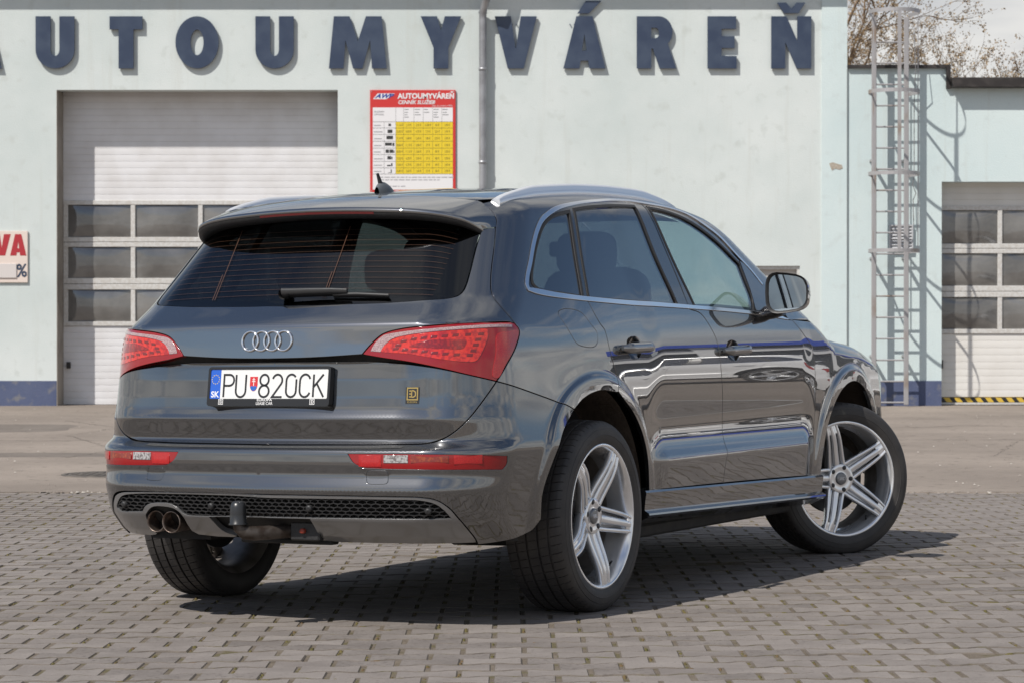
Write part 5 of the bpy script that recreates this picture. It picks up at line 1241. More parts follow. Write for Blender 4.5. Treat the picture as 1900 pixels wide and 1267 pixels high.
# manhole covers
for (x, y, r, lb) in ((-3.02, 18.75, .40, 'round iron manhole cover set in the asphalt left of the car, nearer one'), (-2.62, 20.3, .33, 'smaller iron manhole cover behind the nearer one left of the car')):
    t = thing('manhole_cover', lb, 'manhole cover', (x, y, float(gz(x, y))+.006), 0, 'manhole covers in the yard')
    b = MB(); b.lathe([(0, .006), (r*.86, .006), (r*.865, .001), (r*.9, .001), (r*.905, .007), (r, .007), (r, -.01)], 'z', 40); b.build('rim', mat('cast iron', (.085, .075, .068), .7, .3, noise=(9, (.15, .13, .11), .4, .65)), t)
    b = MB()
    for i in range(-5, 6):
        for j in range(-5, 6):
            if math.hypot(i, j) < 5.2: b.box(i*r*.15-.02, i*r*.15+.02, j*r*.15-.02, j*r*.15+.02, .005, .0095)
    b.build('studs', MATS['cast iron'], t)
# ================================================================== the car-wash building
WY = 35.40; PPM = 129.4
def wx(px): return (px-950)/PPM
def wz(py): return 1.0934+(608-py)/PPM
def stucco(name, c1, c2, c3, streak=(.47, .475, .43)):
    m = posmat(name, c1, c2, c3, (.55, 5.5, .60, .80), .92, bump=(55, .30, .012), spec=.2); t = m.node_tree; L = t.links; p = t.nodes['Principled BSDF']
    src = p.inputs['Base Color'].links[0].from_socket; g = t.nodes.new('ShaderNodeNewGeometry'); mp = t.nodes.new('ShaderNodeMapping'); mp.inputs['Scale'].default_value = (5.5, 5.5, .30); L.new(g.outputs['Position'], mp.inputs[0])
    n_ = t.nodes.new('ShaderNodeTexNoise'); n_.inputs['Scale'].default_value = 1.0; n_.inputs['Detail'].default_value = 8; n_.inputs['Roughness'].default_value = .68; L.new(mp.outputs[0], n_.inputs['Vector'])
    r = t.nodes.new('ShaderNodeMapRange'); r.inputs[1].default_value = .56; r.inputs[2].default_value = .78; r.inputs[3].default_value = 0; r.inputs[4].default_value = .38; L.new(n_.outputs['Fac'], r.inputs[0])
    mx_ = t.nodes.new('ShaderNodeMix'); mx_.data_type = 'RGBA'; L.new(r.outputs[0], mx_.inputs['Factor']); L.new(src, mx_.inputs['A']); mx_.inputs['B'].default_value = (*streak, 1); L.new(mx_.outputs['Result'], p.inputs['Base Color']); return m
WALL = stucco('pale mint stucco', (.545, .600, .590), (.635, .678, .668), (.515, .555, .535))
WALL2 = stucco('pale blue green stucco', (.555, .655, .665), (.62, .705, .705), (.53, .60, .60))
BLUEP = posmat('blue plinth paint', (.075, .095, .175), (.105, .125, .205), (.19, .19, .20), (1.2, 7, .56, .72), .8, bump=(40, .4, .01))
BEIGE = mat('weathered jamb', (.30, .27, .235), .8, noise=(3, (.20, .175, .15), .4, .7))
SLAT = mat('white sectional door', (.70, .70, .715), .45, noise=(2.2, (.62, .61, .61), .38, .66))
SLAT2 = mat('ivory sectional door', (.70, .685, .655), .5, noise=(2.2, (.64, .62, .585), .4, .66))
FRAME = mat('pale door frame', (.58, .575, .56), .5, noise=(30, (.50, .48, .45), .4, .62))
NAVY = mat('navy letter paint', (.030, .046, .086), .42, noise=(4, (.048, .068, .110), .4, .65))
ZINC = mat('weathered zinc', (.40, .41, .43), .45, .6, noise=(5, (.30, .305, .32), .4, .62))
GALV = mat('galvanised steel, rust bleeding', (.40, .39, .395), .5, .45, noise=(2.2, (.30, .23, .18), .58, .76))
BIT = mat('dark bitumen flashing', (.022, .018, .017), .6, noise=(6, (.05, .043, .04), .45, .65))
BUILD = thing('car_wash_building', 'pale mint rendered car wash hall with a sectional door and blue plinth', 'building', (0, WY, 0))
def pw(x, z, d): return (x, -d, z)                    # wall plane, d towards the viewer
XL, XR = -16.0, wx(1571)
D1 = (wx(105.5), wx(627), -.2, wz(168)); DB_ = (wx(1388), wx(1484), -.2, wz(494))
b = MB(); b.prism([(XL, -.3), (XR, -.3), (XR, 7.0), (XL, 7.0)], pw, -.30, 0, [[(D1[0], -.25), (D1[1], -.25), (D1[1], D1[3]), (D1[0], D1[3])], [(DB_[0], -.25), (DB_[1], -.25), (DB_[1], DB_[3]), (DB_[0], DB_[3])]])
b.build('wall', WALL, BUILD)
b = MB(); b.box(wx(1524), XR+.002, -.022, -.001, -.3, 7.0); b.build('corner_pilaster', WALL2, BUILD)
b = MB(); b.box(XL, XR+.5, -.42, 2, 6.45, 6.62); b.box(XL, XR+.5, -.46, -.40, 6.40, 6.66); b.build('roof_eave', mat('eave metal', (.22, .25, .25), .6), BUILD)
for x0, x1 in ((XL, D1[0]-.004), (D1[1]+.03, DB_[0]), (DB_[1], XR)):
    b = MB(); b.box(x0, x1, -.007-.02*(x0 > 4), .0, -.3, wz(706)); b.build('plinth', BLUEP, BUILD)
b = MB(); b.prism([(wx(x), wz(y)) for x, y in ((1538, 304), (1545, 302.5), (1552, 305), (1561, 307), (1563, 313), (1557, 316), (1549, 314), (1543, 317.5), (1540, 311))], pw, .0, .0265); b.build('render_patch', mat('bare render', (.33, .28, .22), .95, noise=(40, (.45, .41, .35), .4, .6)), BUILD)
# wooden-look side door half hidden by the mirror
b = MB(); b.box(DB_[0]+.03, DB_[1]-.03, .085, .125, -.05, DB_[3]-.04, .005); dd = b.build('side_door', mat('cream door', (.50, .475, .45), .6), BUILD)
b = MB(); b.box(DB_[0], DB_[0]+.04, .03, .15, -.05, DB_[3]); b.box(DB_[1]-.04, DB_[1], .03, .15, -.05, DB_[3]); b.box(DB_[0]+.04, DB_[1]-.04, .03, .15, DB_[3]-.05, DB_[3]); b.build('door_frame', FRAME, dd)
b = MB(); b.box(wx(1398), wx(1412), .030, .045, wz(560), wz(512), .004); b.build('lock_plate', mat('grey lock', (.3, .3, .3), .4, .7), dd)
# the lower hall on the right
ANX = thing('annex_building', 'lower pale rendered annex right of the car wash with dark flat roof edge', 'building', (0, WY, 0))
D2 = (wx(1747), wx(1747)+4.0, -.2, wz(338))
b = MB(); b.prism([(XR, -.3), (13.5, -.3), (13.5, wz(163)), (wx(1757), wz(163)), (wx(1757), wz(128)), (XR, wz(128))], pw, -.30, -.003, [[(D2[0], -.25), (D2[1], -.25), (D2[1], D2[3]), (D2[0], D2[3])]]); b.build('wall', WALL2, ANX)
b = MB(); b.box(XR, wx(1757), -.05, .5, wz(128), wz(122)); b.build('parapet_flashing', BIT, ANX)
b = MB(); b.box(wx(1757)-.02, wx(1757)+.04, -.06, .5, wz(166), wz(122)-.003); b.build('flashing_step', BIT, ANX)
for i in range(5):
    x0 = wx(1757)+.045+i*1.3; b = MB(); b.box(x0, x0+1.285, -.19, .5, wz(165), wz(147), .006); b.build('roof_edge_board', BIT, ANX)
b = MB(); b.box(XR+.002, D2[0]-.002, -.012, -.003, -.3, wz(706)); b.build('plinth', BLUEP, ANX)
b = MB(); b.box(XR-.006, XR+.004, -.026, -.0, 0, wz(130)); b.build('expansion_joint', mat('joint', (.30, .33, .33), .9), ANX)
# ------------------------------------------------------------------ sectional doors
def slat(parent, m, x0, x1, z0, z1, yb):
    b = MB(); h = z1-z0; pr = [(0, z0+.001), (.0050, z0+.005), (.0062, z0+h*.5), (.0050, z1-.005), (0, z1-.001)]
    V = [(x, yb-d, z) for x in (x0, x1) for d, z in pr]; n = len(pr)
    b.add(V, [(i, n+i, n+i+1, i+1) for i in range(n-1)], False); b.add([(x0, yb, z0), (x1, yb, z0), (x1, yb, z1), (x0, yb, z1)], [(0, 1, 2, 3)])
    return b.build('slat', m, parent)
PANE = mat('scuffed acrylic pane', (.085, .082, .079), .06, 0, coat=1., coat_ior=1.7, noise=(1.5, (.200, .195, .187), .36, .72), bump=(2.2, .25, .08))
def sect_door(parent, x0, x1, ztop, zwin, rows, cols, zbot, dep, sm, ns_top, ns_bot, paneback):
    t = MB(); fx = .06
    z_hi = rows[0][1]; z_lo = rows[-1][0]
    # frame rails around the glazed sections
    edges = [z_hi+.07]
    rails = [(rows[0][1], rows[0][1]+.065)]+[(rows[i+1][1], rows[i][0]) for i in range(len(rows)-1)]+[(z_lo-.065, z_lo)]
    for k, (a, c) in enumerate(rails):
        if 0 < k < len(rails)-1:
            mid = (a+c)/2; t.box(x0, x1, dep-.028, dep+.02, a, mid-.003, .004); t.box(x0, x1, dep-.028, dep+.02, mid+.003, c, .004)
        else: t.box(x0, x1, dep-.028, dep+.02, a, c, .004)
    n = cols; w = (x1-x0-.07)/n; xs_ = [x0+.035+i*w for i in range(n+1)]
    for (za, zb) in rows:
        for x in xs_: t.box(x-.033, x+.033, dep-.024, dep+.02, za, zb, .004)
    d = t.build('sectional_door', FRAME, parent)
    zs_ = np.linspace(zwin, ztop, ns_top+1)
    for a, c in zip(zs_[:-1], zs_[1:]): slat(d, sm, x0, x1, a, c, dep)
    zs_ = np.linspace(zbot, z_lo-.066, ns_bot+1)
    for a, c in zip(zs_[:-1], zs_[1:]): slat(d, sm, x0, x1, a, c, dep)
    for (za, zb) in rows:
        for i in range(n):
            b = MB(); n1 = 10; V = []; k1 = random.uniform(.020, .034)
            for u in range(n1+1):
                for v in range(n1+1):
                    uu, vv = u/n1, v/n1; bl = (1-abs(2*uu-1)**3)*(1-abs(2*vv-1)**3); V.append((xs_[i]+.03+(xs_[i+1]-xs_[i]-.06)*uu, dep+.006-k1*bl, za-.003+(zb-za+.006)*vv))
            b.add(V, [(u*(n1+1)+v, (u+1)*(n1+1)+v, (u+1)*(n1+1)+v+1, u*(n1+1)+v+1) for u in range(n1) for v in range(n1)], True); b.build('pane', PANE, d)
    return d
jd = MB(); jd.box(D1[0], D1[0]+.008, -.004, .50, -.2, D1[3]); jd.build('door_jamb', BEIGE, BUILD)
def zd(py, f): return 1.0934+(wz(py)-1.0934)*f          # height on a plane set back behind the wall face
F1, F2 = 35.88/35.4, 35.67/35.4
SD = sect_door(BUILD, D1[0]+.010, wx(627)*F1, D1[3]+.06, zd(374, F1), [(zd(441, F1), zd(381, F1)), (zd(517, F1), zd(459, F1)), (zd(597, F1), zd(538, F1))], 4, -.02, .48, SLAT, 17, 12, None)
b = MB(); b.box(D1[0], D1[1], .48, .53, wz(752)-.03, wz(748)); b.build('bottom_seal', BLK, SD)
b = MB(); b.box(D1[0]+.06, D1[0]+.12, .42, .46, wz(684), wz(672), .006); b.build('door_grip', BLK, SD)
S2 = sect_door(ANX, D2[0]-.10, D2[0]+4.72, D2[3]+.04, zd(384, F2), [(zd(453, F2), zd(391, F2)), (zd(531, F2), zd(471, F2)), (zd(611, F2), zd(552, F2))], 5, wz(737), .27, SLAT2, 4, 9, None)
b = MB(); b.box(D2[0]+.02, D2[0]+.06, .21, .25, wz(684), wz(668), .006); b.build('door_grip', BLK, S2)
# black and yellow edge of the right-hand door
YEL = mat('hazard yellow', (.62, .42, .06), .5); x0 = D2[0]+.003; z0, z1 = wz(746.5), wz(738); st_w = .075
b = MB(); b.box(x0, D2[1]-.01, .252, .29, z0, z1); b.build('hazard_strip', YEL, S2)
i = 0
while x0+i*2*st_w+.14 < D2[1]:
    xa = x0+i*2*st_w; b = MB(); b.add([(xa+.05, .251, z0), (xa+.05+st_w*.9, .251, z0), (xa+st_w*.9, .251, z1), (xa, .251, z1)], [(0, 1, 2, 3)]); b.build('hazard_stripe', BLK, S2); i += 1
b = MB(); b.box(D2[0]+.003, D2[1]-.01, .255, .29, wz(751), wz(747)); b.build('bottom_rail', FRAME, S2)
b = MB(); b.box(D2[0]+.003, D2[1]-.01, .26, .30, -.08, wz(751.3)); b.build('bottom_seal', BLK, S2)
# wash bay behind the panes
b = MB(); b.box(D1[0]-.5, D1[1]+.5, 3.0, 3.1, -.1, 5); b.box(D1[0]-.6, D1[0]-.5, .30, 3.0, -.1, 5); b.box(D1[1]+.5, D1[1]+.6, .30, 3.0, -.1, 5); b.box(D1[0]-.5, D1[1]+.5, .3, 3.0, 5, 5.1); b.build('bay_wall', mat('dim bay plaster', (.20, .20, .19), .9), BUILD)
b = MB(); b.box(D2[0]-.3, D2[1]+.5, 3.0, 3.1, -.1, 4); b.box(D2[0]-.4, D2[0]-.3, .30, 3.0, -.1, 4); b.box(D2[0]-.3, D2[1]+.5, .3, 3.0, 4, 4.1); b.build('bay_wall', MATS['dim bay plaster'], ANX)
# ------------------------------------------------------------------ raised letters
def G_(ch):
    s = .30
    if ch == 'U': return [[(0, 1), (0, .36)]+arc(.375, .36, .375, .36, 180, 360, 16)+[(.75, 1), (.75-.29, 1), (.46, .36)]+arc(.375, .36, .085, .12, 0, -180, 10)+[(.29, 1)]], []
    if ch == 'T': return [[(0, 1), (0, .75), (.175, .75), (.175, 0), (.465, 0), (.465, .75), (.64, .75), (.64, 1)]], []
    if ch == 'O': return [arc(.415, .5, .415, .5, 0, 360, 40)[:-1]], [arc(.415, .5, .125, .245, 0, 360, 28)[:-1]]
    if ch == 'M': return [[(0, 0), (.095, 1), (.395, 1), (.55, .52), (.705, 1), (1.005, 1), (1.10, 0), (.82, 0), (.785, .54), (.64, 0), (.46, 0), (.315, .54), (.28, 0)]], []
    if ch == 'Y': return [[(0, 1), (.32, 1), (.395, .72), (.47, 1), (.79, 1), (.54, .40), (.54, 0), (.25, 0), (.25, .40)]], []
    if ch == 'V': return [[(0, 1), (.31, 1), (.405, .36), (.50, 1), (.81, 1), (.56, 0), (.25, 0)]], []
    if ch == 'A': return [[(0, 0), (.25, 1), (.56, 1), (.81, 0), (.50, 0), (.475, .15), (.335, .15), (.31, 0)]], [[(.36, .34), (.45, .34), (.405, .66)]]
    if ch == 'R': return [[(0, 0), (0, 1), (.40, 1)]+arc(.42, .70, .27, .30, 90, -48, 12)+[(.76, 0), (.44, 0), (.31, .38), (.28, .38), (.28, 0)]], [[(.28, .78), (.28, .58), (.36, .58)]+arc(.36, .68, .07, .10, -90, 90, 8)+[(.36, .78)]]
    if ch == 'E': return [[(0, 0), (0, 1), (.55, 1), (.55, .76), (.27, .76), (.27, .62), (.52, .62), (.52, .39), (.27, .39), (.27, .24), (.56, .24), (.56, 0)]], []
    if ch == 'N': return [[(0, 0), (0, 1), (.29, 1), (.50, .52), (.50, 1), (.77, 1), (.77, 0), (.49, 0), (.27, .50), (.27, 0)]], []
    if ch == '/': return [[(0, 0), (.16, .24), (.46, .24), (.22, 0)]], []
    if ch == 'v': return [[(.13, 0), (0, .20), (.17, .20), (.27, .085), (.37, .20), (.54, .20), (.41, 0)]], []
SIGN = thing('facade_lettering', 'row of big navy raised letters reading AUTOUMYVÁREŇ along the wall top', 'sign', (0, WY, 0))
zb, hh = wz(129), wz(32.5)-wz(129)
for ch, p0, p1 in (('A', -70, 5), ('U', 68, 140), ('T', 205, 266), ('O', 327, 407), ('U', 475, 546), ('M', 611, 718), ('Y', 781, 856), ('V', 918, 996), ('A', 1045, 1123), ('R', 1181, 1254), ('E', 1312, 1366), ('N', 1430, 1504)):
    ps, hs = G_(ch); w_ = max(x for p in ps for x, y in p); sx_ = (wx(p1)-wx(p0))/w_; x0 = wx(p0); zo = -.004 if ch == 'O' else 0
    b = MB()
    for p in ps: b.prism([(x0+x*sx_, zb+y*hh) for x, y in p], pw, .018, .058, [[(x0+x*sx_, zb+y*hh) for x, y in h] for h in hs])
    if p0 == 1045: b.prism([(x0+(.27+x)*sx_, zb+(1.055+y)*hh) for x, y in G_('/')[0][0]], pw, .018, .058)
    if ch == 'N': b.prism([(x0+(.115+x)*sx_, zb+(1.06+y)*hh) for x, y in G_('v')[0][0]], pw, .018, .058)
    lt = b.build('letter', NAVY, SIGN)
    b = MB()
    for fx in (.25, .75):
        for fz in (.15, .85): b.tube([(x0+(wx(p1)-wx(p0))*(.16 if ch not in 'YVT' else .42)+(.0 if fx < .5 else .06), -.03, zb+hh*fz), (x0+(wx(p1)-wx(p0))*(.16 if ch not in 'YVT' else .42)+(.0 if fx < .5 else .06), .01, zb+hh*fz)], .008, 6)
    b.build('stand_off', NAVY, lt)
# ------------------------------------------------------------------ downpipe
dpx = wx(896); DP = thing('downpipe', 'grey zinc downpipe running down the wall between the letters Y and V', 'downpipe', (0, WY, 0))
b = MB(); b.tube([(dpx+.12, -.40, 6.50), (dpx+.11, -.36, 6.2), (wx(905), -.30, wz(-8)), (wx(903), -.22, wz(4)), (dpx, -.12, wz(26)), (dpx, -.105, wz(40)), (dpx, -.105, 0.)], .054, 18); b.build('pipe', ZINC, DP)
for py in (26, 131, 303, 480, 640):
    b = MB(); b.lathe([(.053, -.02), (.061, -.018), (.061, .018), (.053, .02)], 'z', 18, (dpx, -.105, wz(py))); b.box(dpx-.012, dpx+.012, -.05, .0, wz(py)-.012, wz(py)+.012); b.build('pipe_clamp', ZINC, DP)
# ------------------------------------------------------------------ price board
PB = thing('price_board', 'red framed price list board with yellow table beside the door', 'sign', (0, WY, 0))
bx0, bx1, bz1 = wx(687), wx(845.5), wz(168.5); bw = bx1-bx0; bz0 = bz1-bw*1.20
RB = mat('board red', (.56, .035, .032), .45); WB = mat('board white', (.74, .73, .74), .45); YB = mat('board yellow', (.74, .55, .025), .45); GR = mat('grey print', (.20, .20, .21), .6); BKP = mat('black print', (.03, .03, .03), .6); DBL = mat('print blue', (.03, .06, .30), .5)
b = MB(); b.box(bx0, bx1, -.030, -.006, bz0, bz1, .003); BP = b.build('board', RB, PB)
def bu_(x, y, d=.0305): return (bx0+x*bw, -d, bz1-y*bw)          # board units: width 1, y down
def brect(nm, x0, x1, y0, y1, m, d, parent=BP):
    b = MB(); b.add([bu_(x0, y1, d), bu_(x1, y1, d), bu_(x1, y0, d), bu_(x0, y0, d)], [(0, 1, 2, 3)]); return b.build(nm, m, parent)
brect('white_field', .032, .967, .205, 1.165, WB, .0315)
colx = [.032, .165, .300, .392, .513, .622, .732, .840, .967]; rowy = [.205, .372, .445, .520, .600, .680, .755, .835, .910, .982]
for i in range(1, 9): brect('price_cell', colx[2], colx[8], rowy[i], rowy[i+1], YB, .0318+.00005*(i % 2))
b = MB()
for x in colx[1:-1]:
    y0 = rowy[0] if x != colx[1] else rowy[1]; b.add([bu_(x-.0012, rowy[9], .0324), bu_(x+.0012, rowy[9], .0324), bu_(x+.0012, y0, .0324), bu_(x-.0012, y0, .0324)], [(0, 1, 2, 3)])
for y in rowy[1:]: b.add([bu_(.032, y+.0018, .0326), bu_(.967, y+.0018, .0326), bu_(.967, y-.0018, .0326), bu_(.032, y-.0018, .0326)], [(0, 1, 2, 3)])
b.build('table_rule', BKP, BP)
tb = MB()
prices = [('11,10 €', '2,10 €', '2,20 €', '13,80 €', '60 €', '2,40 €'), ('22,80 €', '8,00 €', '4,70 €', '113 €', '220 €', '3,90 €'), ('27,10 €', '6,80 €', '5,40 €', '168 €', '220 €', '3,90 €'), ('38,80 €', '11,10 €', '5,80 €', '27 €', '80 €', '3,90 €'), ('38,80 €', '11,10 €', '5,80 €', '27 €', '80 €', '3,90 €'), ('23,20 €', '6,50 €', '2,90 €', '27 €', '80 €', '3,90 €'), ('15,80 €', '4,70 €', '2,90 €', '27 €', '80 €', '3,90 €'), ('16,80 €', '2,60 €', '1,60 €', '27 €', '80 €', '3,90 €')]
for r, row in enumerate(prices):
    for c, tx in enumerate(row):
        xc = (colx[2+c]+colx[3+c])/2; yc = rowy[r+2]-.022
        V_, F_ = text_mesh(tx, .040*bw, lambda u, v: (bx0+xc*bw+u*.62, -.0330, bz1-yc*bw+v), BKP, None, None, 'CENTER'); tb.add(V_, F_)
tb.build('price_print', mat('price print', (.16, .13, .03), .6), BP)
def btext(tx, size, x, y, m, nm, bold=0., sx=1., shear=0., al='LEFT'): text_mesh(tx, size*bw, lambda u, v: (bx0+x*bw+u, -.0330, bz1-y*bw+v), m, nm, BP, al, bold*bw, sx, shear)
btext('AUTOUMYVÁREŇ', .086, .325, .100, WB, 'board_title', .0032, .96); btext('CENNÍK SLUŽIEB', .060, .325, .164, WB, 'board_subtitle', .0016, .95, .25)
btext('(ceny sú uvedené s DPH)', .026, .965, .193, WB, 'board_note', 0, .9, 0, 'RIGHT')
btext('PROGRAMY', .028, .048, .265, GR, 'table_heading', 0, .8); btext('UMÝVANIA', .028, .048, .297, GR, 'table_heading', 0, .8)
for k, (x, w_) in enumerate(((.402, .05), (.522, .07), (.632, .06), (.742, .06), (.848, .07))):
    b = MB()
    for j, yy in enumerate((.228, .262, .290, .318)[:4-(k % 3)]): b.add([bu_(x, yy+.004, .0326), bu_(x+w_*(1-.3*((j+k) % 3)/2), yy+.004, .0326), bu_(x+w_*(1-.3*((j+k) % 3)/2), yy-.004, .0326), bu_(x, yy-.004, .0326)], [(0, 1, 2, 3)])
    b.build('small_print', GR, BP)
b = MB()
for r in range(8):
    yy = rowy[r+2]-.030; b.add([bu_(.045, yy+.006, .0326), bu_(.045+.08+.03*((r*7) % 4)/4, yy+.006, .0326), bu_(.045+.08+.03*((r*7) % 4)/4, yy-.006, .0326), bu_(.045, yy-.006, .0326)], [(0, 1, 2, 3)])
for r, yy in enumerate((1.02, 1.05, 1.125)):
    x = .10
    while x < (.92, .80, .42)[r]:
        w_ = random.uniform(.02, .07); b.add([bu_(x, yy+.006, .0326), bu_(x+w_, yy+.006, .0326), bu_(x+w_, yy-.005, .0326), bu_(x, yy-.005, .0326)], [(0, 1, 2, 3)]); x += w_+.012
b.build('small_print', mat('faint print', (.36, .35, .37), .6), BP)['kind'] = 'stuff'
pic = [[(.215, .245, .015, .045)], [(.205, .262, .012, .052)], [(.192, .268, .010, .050)], [(.175, .255, .010, .045), (.262, .285, .012, .050)], [(.182, .222, .010, .050), (.228, .270, .010, .050), (.274, .285, .02, .05)], [(.202, .246, .012, .050), (.25, .262, .02, .05)], [(.200, .240, .034, .05), (.245, .262, .014, .05)], [(.212, .240, .048, .054), (.242, .254, .012, .054)]]
for r, lst in enumerate(pic):
    b = MB()
    for x0, x1, y0, y1 in lst: yy = rowy[r+1]+.006; b.add([bu_(x0, yy+y1, .0328), bu_(x1, yy+y1, .0328), bu_(x1, yy+y0, .0328), bu_(x0, yy+y0, .0328)], [(0, 1, 2, 3)])
    b.build('vehicle_pictogram', BKP, BP)
b = MB(); b.add([bu_(.035, .108, .0312), bu_(.19, .108, .0312), bu_(.215, .092, .0312), bu_(.29, .04, .0312), bu_(.09, .04, .0312)], [(0, 1, 2, 3, 4)]); b.build('logo_field', WB, BP)
btext('AWP', .070, .060, .094, DBL, 'logo_lettering', .003, 1.28, .45)
for (x, y) in ((.018, .018), (.982, .018), (.018, 1.18), (.982, 1.18)):
    b = MB(); b.lathe([(0, -.034), (.006, -.033), (.008, -.030)], 'y', 10, (bx0+x*bw, 0, bz1-y*bw)); b.build('board_screw', ZINC, BP)
# ------------------------------------------------------------------ small sign at the left edge
LS = thing('discount_sign', 'cream sign with red VA and a percent sign left of the big door', 'sign', (0, WY, 0))
b = MB(); b.box(wx(-130), wx(52.5), -.030, -.008, wz(525), wz(429.5), .003); lb_ = b.build('board', mat('cream board', (.70, .60, .54), .5), LS)
SR = mat('sign red', (.40, .025, .035), .5)
def ltr(ch, p0, p1, py0, py1, m, nm='sign_letter'):
    ps, hs = G_(ch); w_ = max(x for p in ps for x, y in p); sx_ = (wx(p1)-wx(p0))/w_; b = MB(); h_ = wz(py0)-wz(py1)
    for p in ps: b.prism([(wx(p0)+x*sx_, wz(py1)+y*h_) for x, y in p], pw, .030, .0325, [[(wx(p0)+x*sx_, wz(py1)+y*h_) for x, y in h] for h in hs])
    b.build(nm, m, lb_)
ltr('V', -12, 21, 435.5, 475, SR); ltr('A', 20, 50, 435.5, 475, SR)
text_mesh('%', .255, lambda u, v: (wx(31.5)+u*.88, -.0325, wz(514)+v), NAVY, 'percent_sign', lb_, 'LEFT', .006)
b = MB(); b.box(wx(-90), wx(32), -.046, -.030, wz(516.5), wz(490), .003); b.build('card_holder', mat('holder white', (.62, .58, .56), .4), lb_)
# ------------------------------------------------------------------ caged ladder
LD = thing('caged_ladder', 'galvanised steel roof ladder with safety hoops beside the right-hand door', 'ladder', (0, WY, 0))
lx0, lx1 = wx(1615.5), wx(1675); off = -.30
for x in (lx0, lx1):
    b = MB(); b.box(x-.033, x+.033, off-.025, off+.025, 0.0, wz(38), .006); b.build('rail', GALV, LD)
zr = wz(745); 
k = 0
while zr < wz(80):
    b = MB(); b.tube([(lx0+.02, off, zr), (lx1-.02, off, zr)], .0125, 8); b.build('rung', GALV, LD); zr += .3005; k += 1
hc_ = (lx0+lx1)/2
def hoop(z):
    pts = [(lx0-.03, off, z)]; R_ = .355
    for w in np.linspace(math.pi*1.06, -math.pi*.06, 21): pts.append((hc_+R_*math.cos(w), off-.36-.36*math.sin(w), z))
    pts.append((lx1+.03, off, z)); b = MB(); fr = []
    for i in range(len(pts)):
        a = Vector(pts[max(i-1, 0)]); c = Vector(pts[min(i+1, len(pts)-1)]); t = (c-a).normalized(); fr.append((tuple(t.cross(Vector((0, 0, 1)))), (0, 0, 1)))
    b.sweep(pts, fr, [(-.004, -.026), (.004, -.026), (.004, .026), (-.004, .026)], smooth=False); b.build('hoop', GALV, LD); return pts
for py in (40, 185, 334, 474): hoop(wz(py)+.04)
for x, y in ((hc_+.02, off-.715), (lx0-.06, off-.36), (lx1+.10, off-.40)):
    b = MB(); b.box(x-.026 if abs(x-hc_) < .1 else x-.006, x+.026 if abs(x-hc_) < .1 else x+.006, y-.006, y+.006, wz(474)+.02, wz(40)+.06); b.build('cage_strap', GALV, LD)
for z in (wz(120), wz(300), wz(480), wz(660)):
    for x in (lx0, lx1): b = MB(); b.box(x-.02, x+.02, off, .0, z-.015, z+.015); b.build('wall_bracket', GALV, LD)
LV = thing('wall_vent', 'small grey louvred vent on the wall behind the ladder', 'vent', (0, WY, 0))
b = MB(); vx0, vx1, vz0, vz1 = wx(1649), wx(1693), wz(467), wz(418); b.box(vx0, vx1, -.02, .0, vz0, vz1); b.build('vent_back', mat('vent grey', (.48, .49, .51), .5), LV)
for x0, x1, z0, z1 in ((vx0, vx0+.02, vz0, vz1), (vx1-.02, vx1, vz0, vz1), (vx0+.02, vx1-.02, vz0, vz0+.02), (vx0+.02, vx1-.02, vz1-.02, vz1)): b = MB(); b.box(x0, x1, -.05, -.02, z0, z1); b.build('vent_frame', MATS['vent grey'], LV)
for i in range(7): z = vz0+.04+i*(vz1-vz0-.06)/7; b = MB(); b.add([(vx0+.02, -.045, z), (vx1-.02, -.045, z), (vx1-.02, -.022, z+.03), (vx0+.02, -.022, z+.03)], [(0, 1, 2, 3)]); b.build('louvre', MATS['vent grey'], LV)
CBL = thing('loose_cable', 'thin cable hanging in loops down the right side of the ladder', 'cable', (0, WY, 0))
b = MB(); b.tube([(wx(1690), off+.05, wz(60)), (wx(1692), off, wz(128)), (wx(1694), -.08, wz(200)), (wx(1694), -.08, wz(330)), (wx(1690), -.12, wz(345)), (wx(1698), -.06, wz(360)), (wx(1693), -.05, wz(372)), (wx(1694), -.05, wz(418))], .006, 6); b.build('cable', mat('old cable', (.22, .22, .23), .6), CBL)
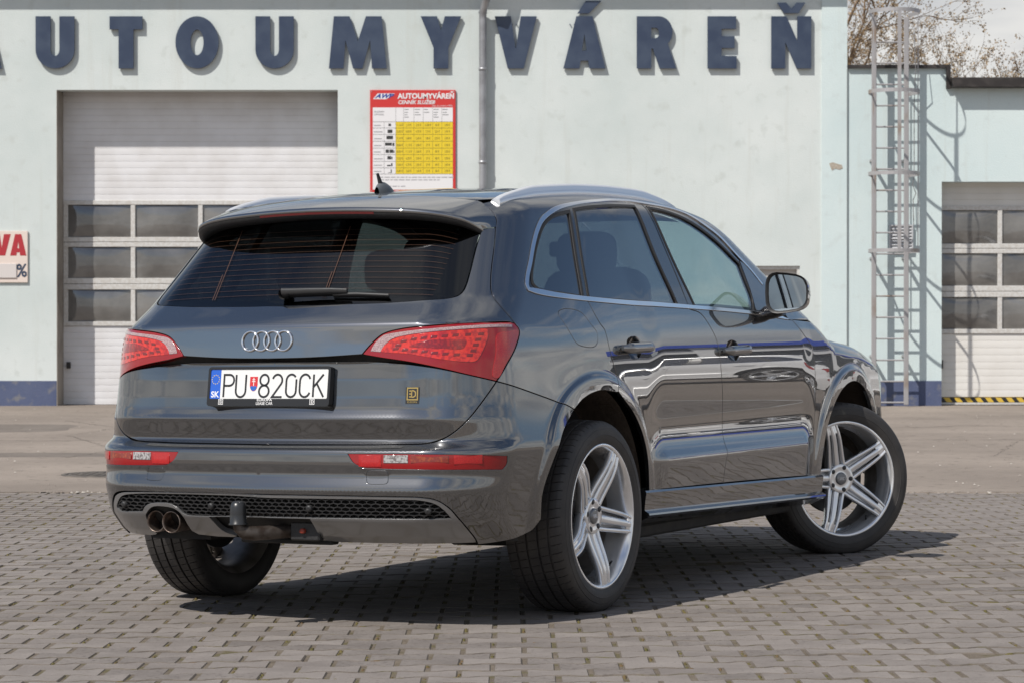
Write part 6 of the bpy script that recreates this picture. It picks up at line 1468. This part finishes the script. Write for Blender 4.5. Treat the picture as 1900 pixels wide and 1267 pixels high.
# ------------------------------------------------------------------ bare trees behind the annex
BARK = mat('bare twig bark', (.13, .085, .055), .9, noise=(5, (.20, .14, .09), .4, .6)); SEED = mat('dry tan seed clusters', (.26, .175, .095), .9, noise=(2, (.36, .27, .16), .4, .65))
def bare_tree(loc, h, seed, label, spread=1.):
    R_ = random.Random(seed); t = thing('bare_tree', label, 'tree', loc, 0, 'bare trees behind the annex'); b = MB(); s_ = MB()
    def grow(p, d, L, r, lv):
        n = 4; pts = [p]; q = p.copy(); dd = d.copy()
        for i in range(n):
            dd = (dd+Vector((R_.gauss(0, .13), R_.gauss(0, .13), R_.gauss(.05, .08)))).normalized(); q = q+dd*L/n; pts.append(q.copy())
        b.tube(pts, [r*(1-.55*i/n) for i in range(n+1)], 6 if lv < 2 else 4, False)
        if lv >= 3:
            for k in range(R_.randint(2, 4)):
                c = pts[R_.randint(1, n)]+Vector((R_.gauss(0, .05), R_.gauss(0, .05), R_.gauss(0, .05)))
                for j in range(R_.randint(5, 9)):
                    o_ = c+Vector((R_.gauss(0, .035), R_.gauss(0, .035), R_.gauss(-.02, .035))); u = Vector((R_.gauss(0, 1), R_.gauss(0, 1), R_.gauss(0, 1))).normalized()*.021; v = u.cross(Vector((R_.gauss(0, 1), R_.gauss(0, 1), R_.gauss(0, 1)))).normalized()*.015
                    s_.add([o_-u, o_+v, o_+u, o_-v], [(0, 1, 2, 3)])
        if lv < 5:
            for k in range(3 if lv in (0, 4) else 4):
                a = R_.uniform(.35, .75)*spread; ax = Vector((R_.gauss(0, 1), R_.gauss(0, 1), R_.gauss(0, .5))).normalized(); nd = (Matrix.Rotation(a, 3, ax) @ dd); st0 = pts[R_.randint(2, n)]
                grow(st0, nd, L*R_.uniform(.58, .80), r*.50, lv+1)
    grow(Vector((0, 0, 0)), Vector((0, 0, 1)), h*.42, .11, 0)
    b.build('branches', BARK, t); s_.build('seed_clusters', SEED, t); return t
bare_tree((7.75, 47, 0), 10.2, 5, 'large bare brown tree rising behind the ladder', 1.05)
bare_tree((6.7, 46, 0), 8.0, 12, 'smaller bare brown tree low behind the ladder hoops', .9)
bare_tree((10.0, 46.5, 0), 8.0, 31, 'bare brown tree at the right edge behind the annex roof', 1.)
# ================================================================== what the doors mirror: a dealer hall and white cars on the right
HALL = thing('workshop_hall', 'long hall with blue fascia outside the frame, seen mirrored in the car doors', 'building', (25.2, 29.6, -.02), math.atan2(.774, -.633)-0*math.pi)
HALL.rotation_euler = (0, 0, math.atan2(.774, -.633)-math.pi)
HW = mat('hall white panel', (.66, .67, .68), .6); HB = mat('hall blue fascia', (.02, .06, .40), .4); HD = mat('hall dark glazing', (.03, .035, .04), .1)
b = MB(); b.box(-13, 2.2, .6, .9, 0, 4.3); b.build('hall_wall', HD, HALL)
b = MB(); b.box(-13.2, 2.4, -.3, .6, 3.75, 4.45, .02); b.build('blue_fascia', HB, HALL)
b = MB(); b.box(-13.2, 2.4, .3, .6, 2.75, 3.30, .02); b.build('soffit_panel', HW, HALL)
for i in range(5):
    x = -12.5+i*3; b = MB(); b.box(x-.22, x+.22, .1, .6, 0, 3.75); b.build('hall_pillar', HW, HALL)
for i in range(4):
    x = -12.5+i*3; b = MB(); b.box(x+.22, x+2.78, .45, .6, 0, .55); b.build('sill_panel', HW, HALL)
WHITE = mat('white car paint', (.74, .74, .74), .25, 0, coat=1.)
def white_car(loc, rz, label):
    r = thing('white_car', label, 'car', loc, rz, 'white cars beside the yard')
    skip = ('ring_badge', 'plate', 'dealer', 'number', 'tow', 'ball', 'socket', 'cross', 'grille_mesh', 'antenna', 'paver')
    for ch in list(CAR.children):
        if ch.name.split('.')[0].startswith(skip): continue
        c = ch.copy(); COL.objects.link(c); c.parent = r; c.matrix_local = ch.matrix_local.copy()
        if len(c.material_slots) and c.material_slots[0].material in (PAINT, PAINT_D): c.material_slots[0].link = 'OBJECT'; c.material_slots[0].material = WHITE
        for g in list(ch.children):
            if g.name.split('.')[0].startswith(skip): continue
            d = g.copy(); COL.objects.link(d); d.parent = c; d.matrix_local = g.matrix_local.copy()
            if len(d.material_slots) and d.material_slots[0].material in (PAINT, PAINT_D): d.material_slots[0].link = 'OBJECT'; d.material_slots[0].material = WHITE
    return r
rz = math.atan2(.774, -.633)
white_car((14.4, 22.3, 0.0), rz+math.pi, 'white car parked in the yard on the right, mirrored in the rear door')
white_car((12.6, 25.2, 0.0), rz+.5, 'second white car farther back, mirrored in the front door')
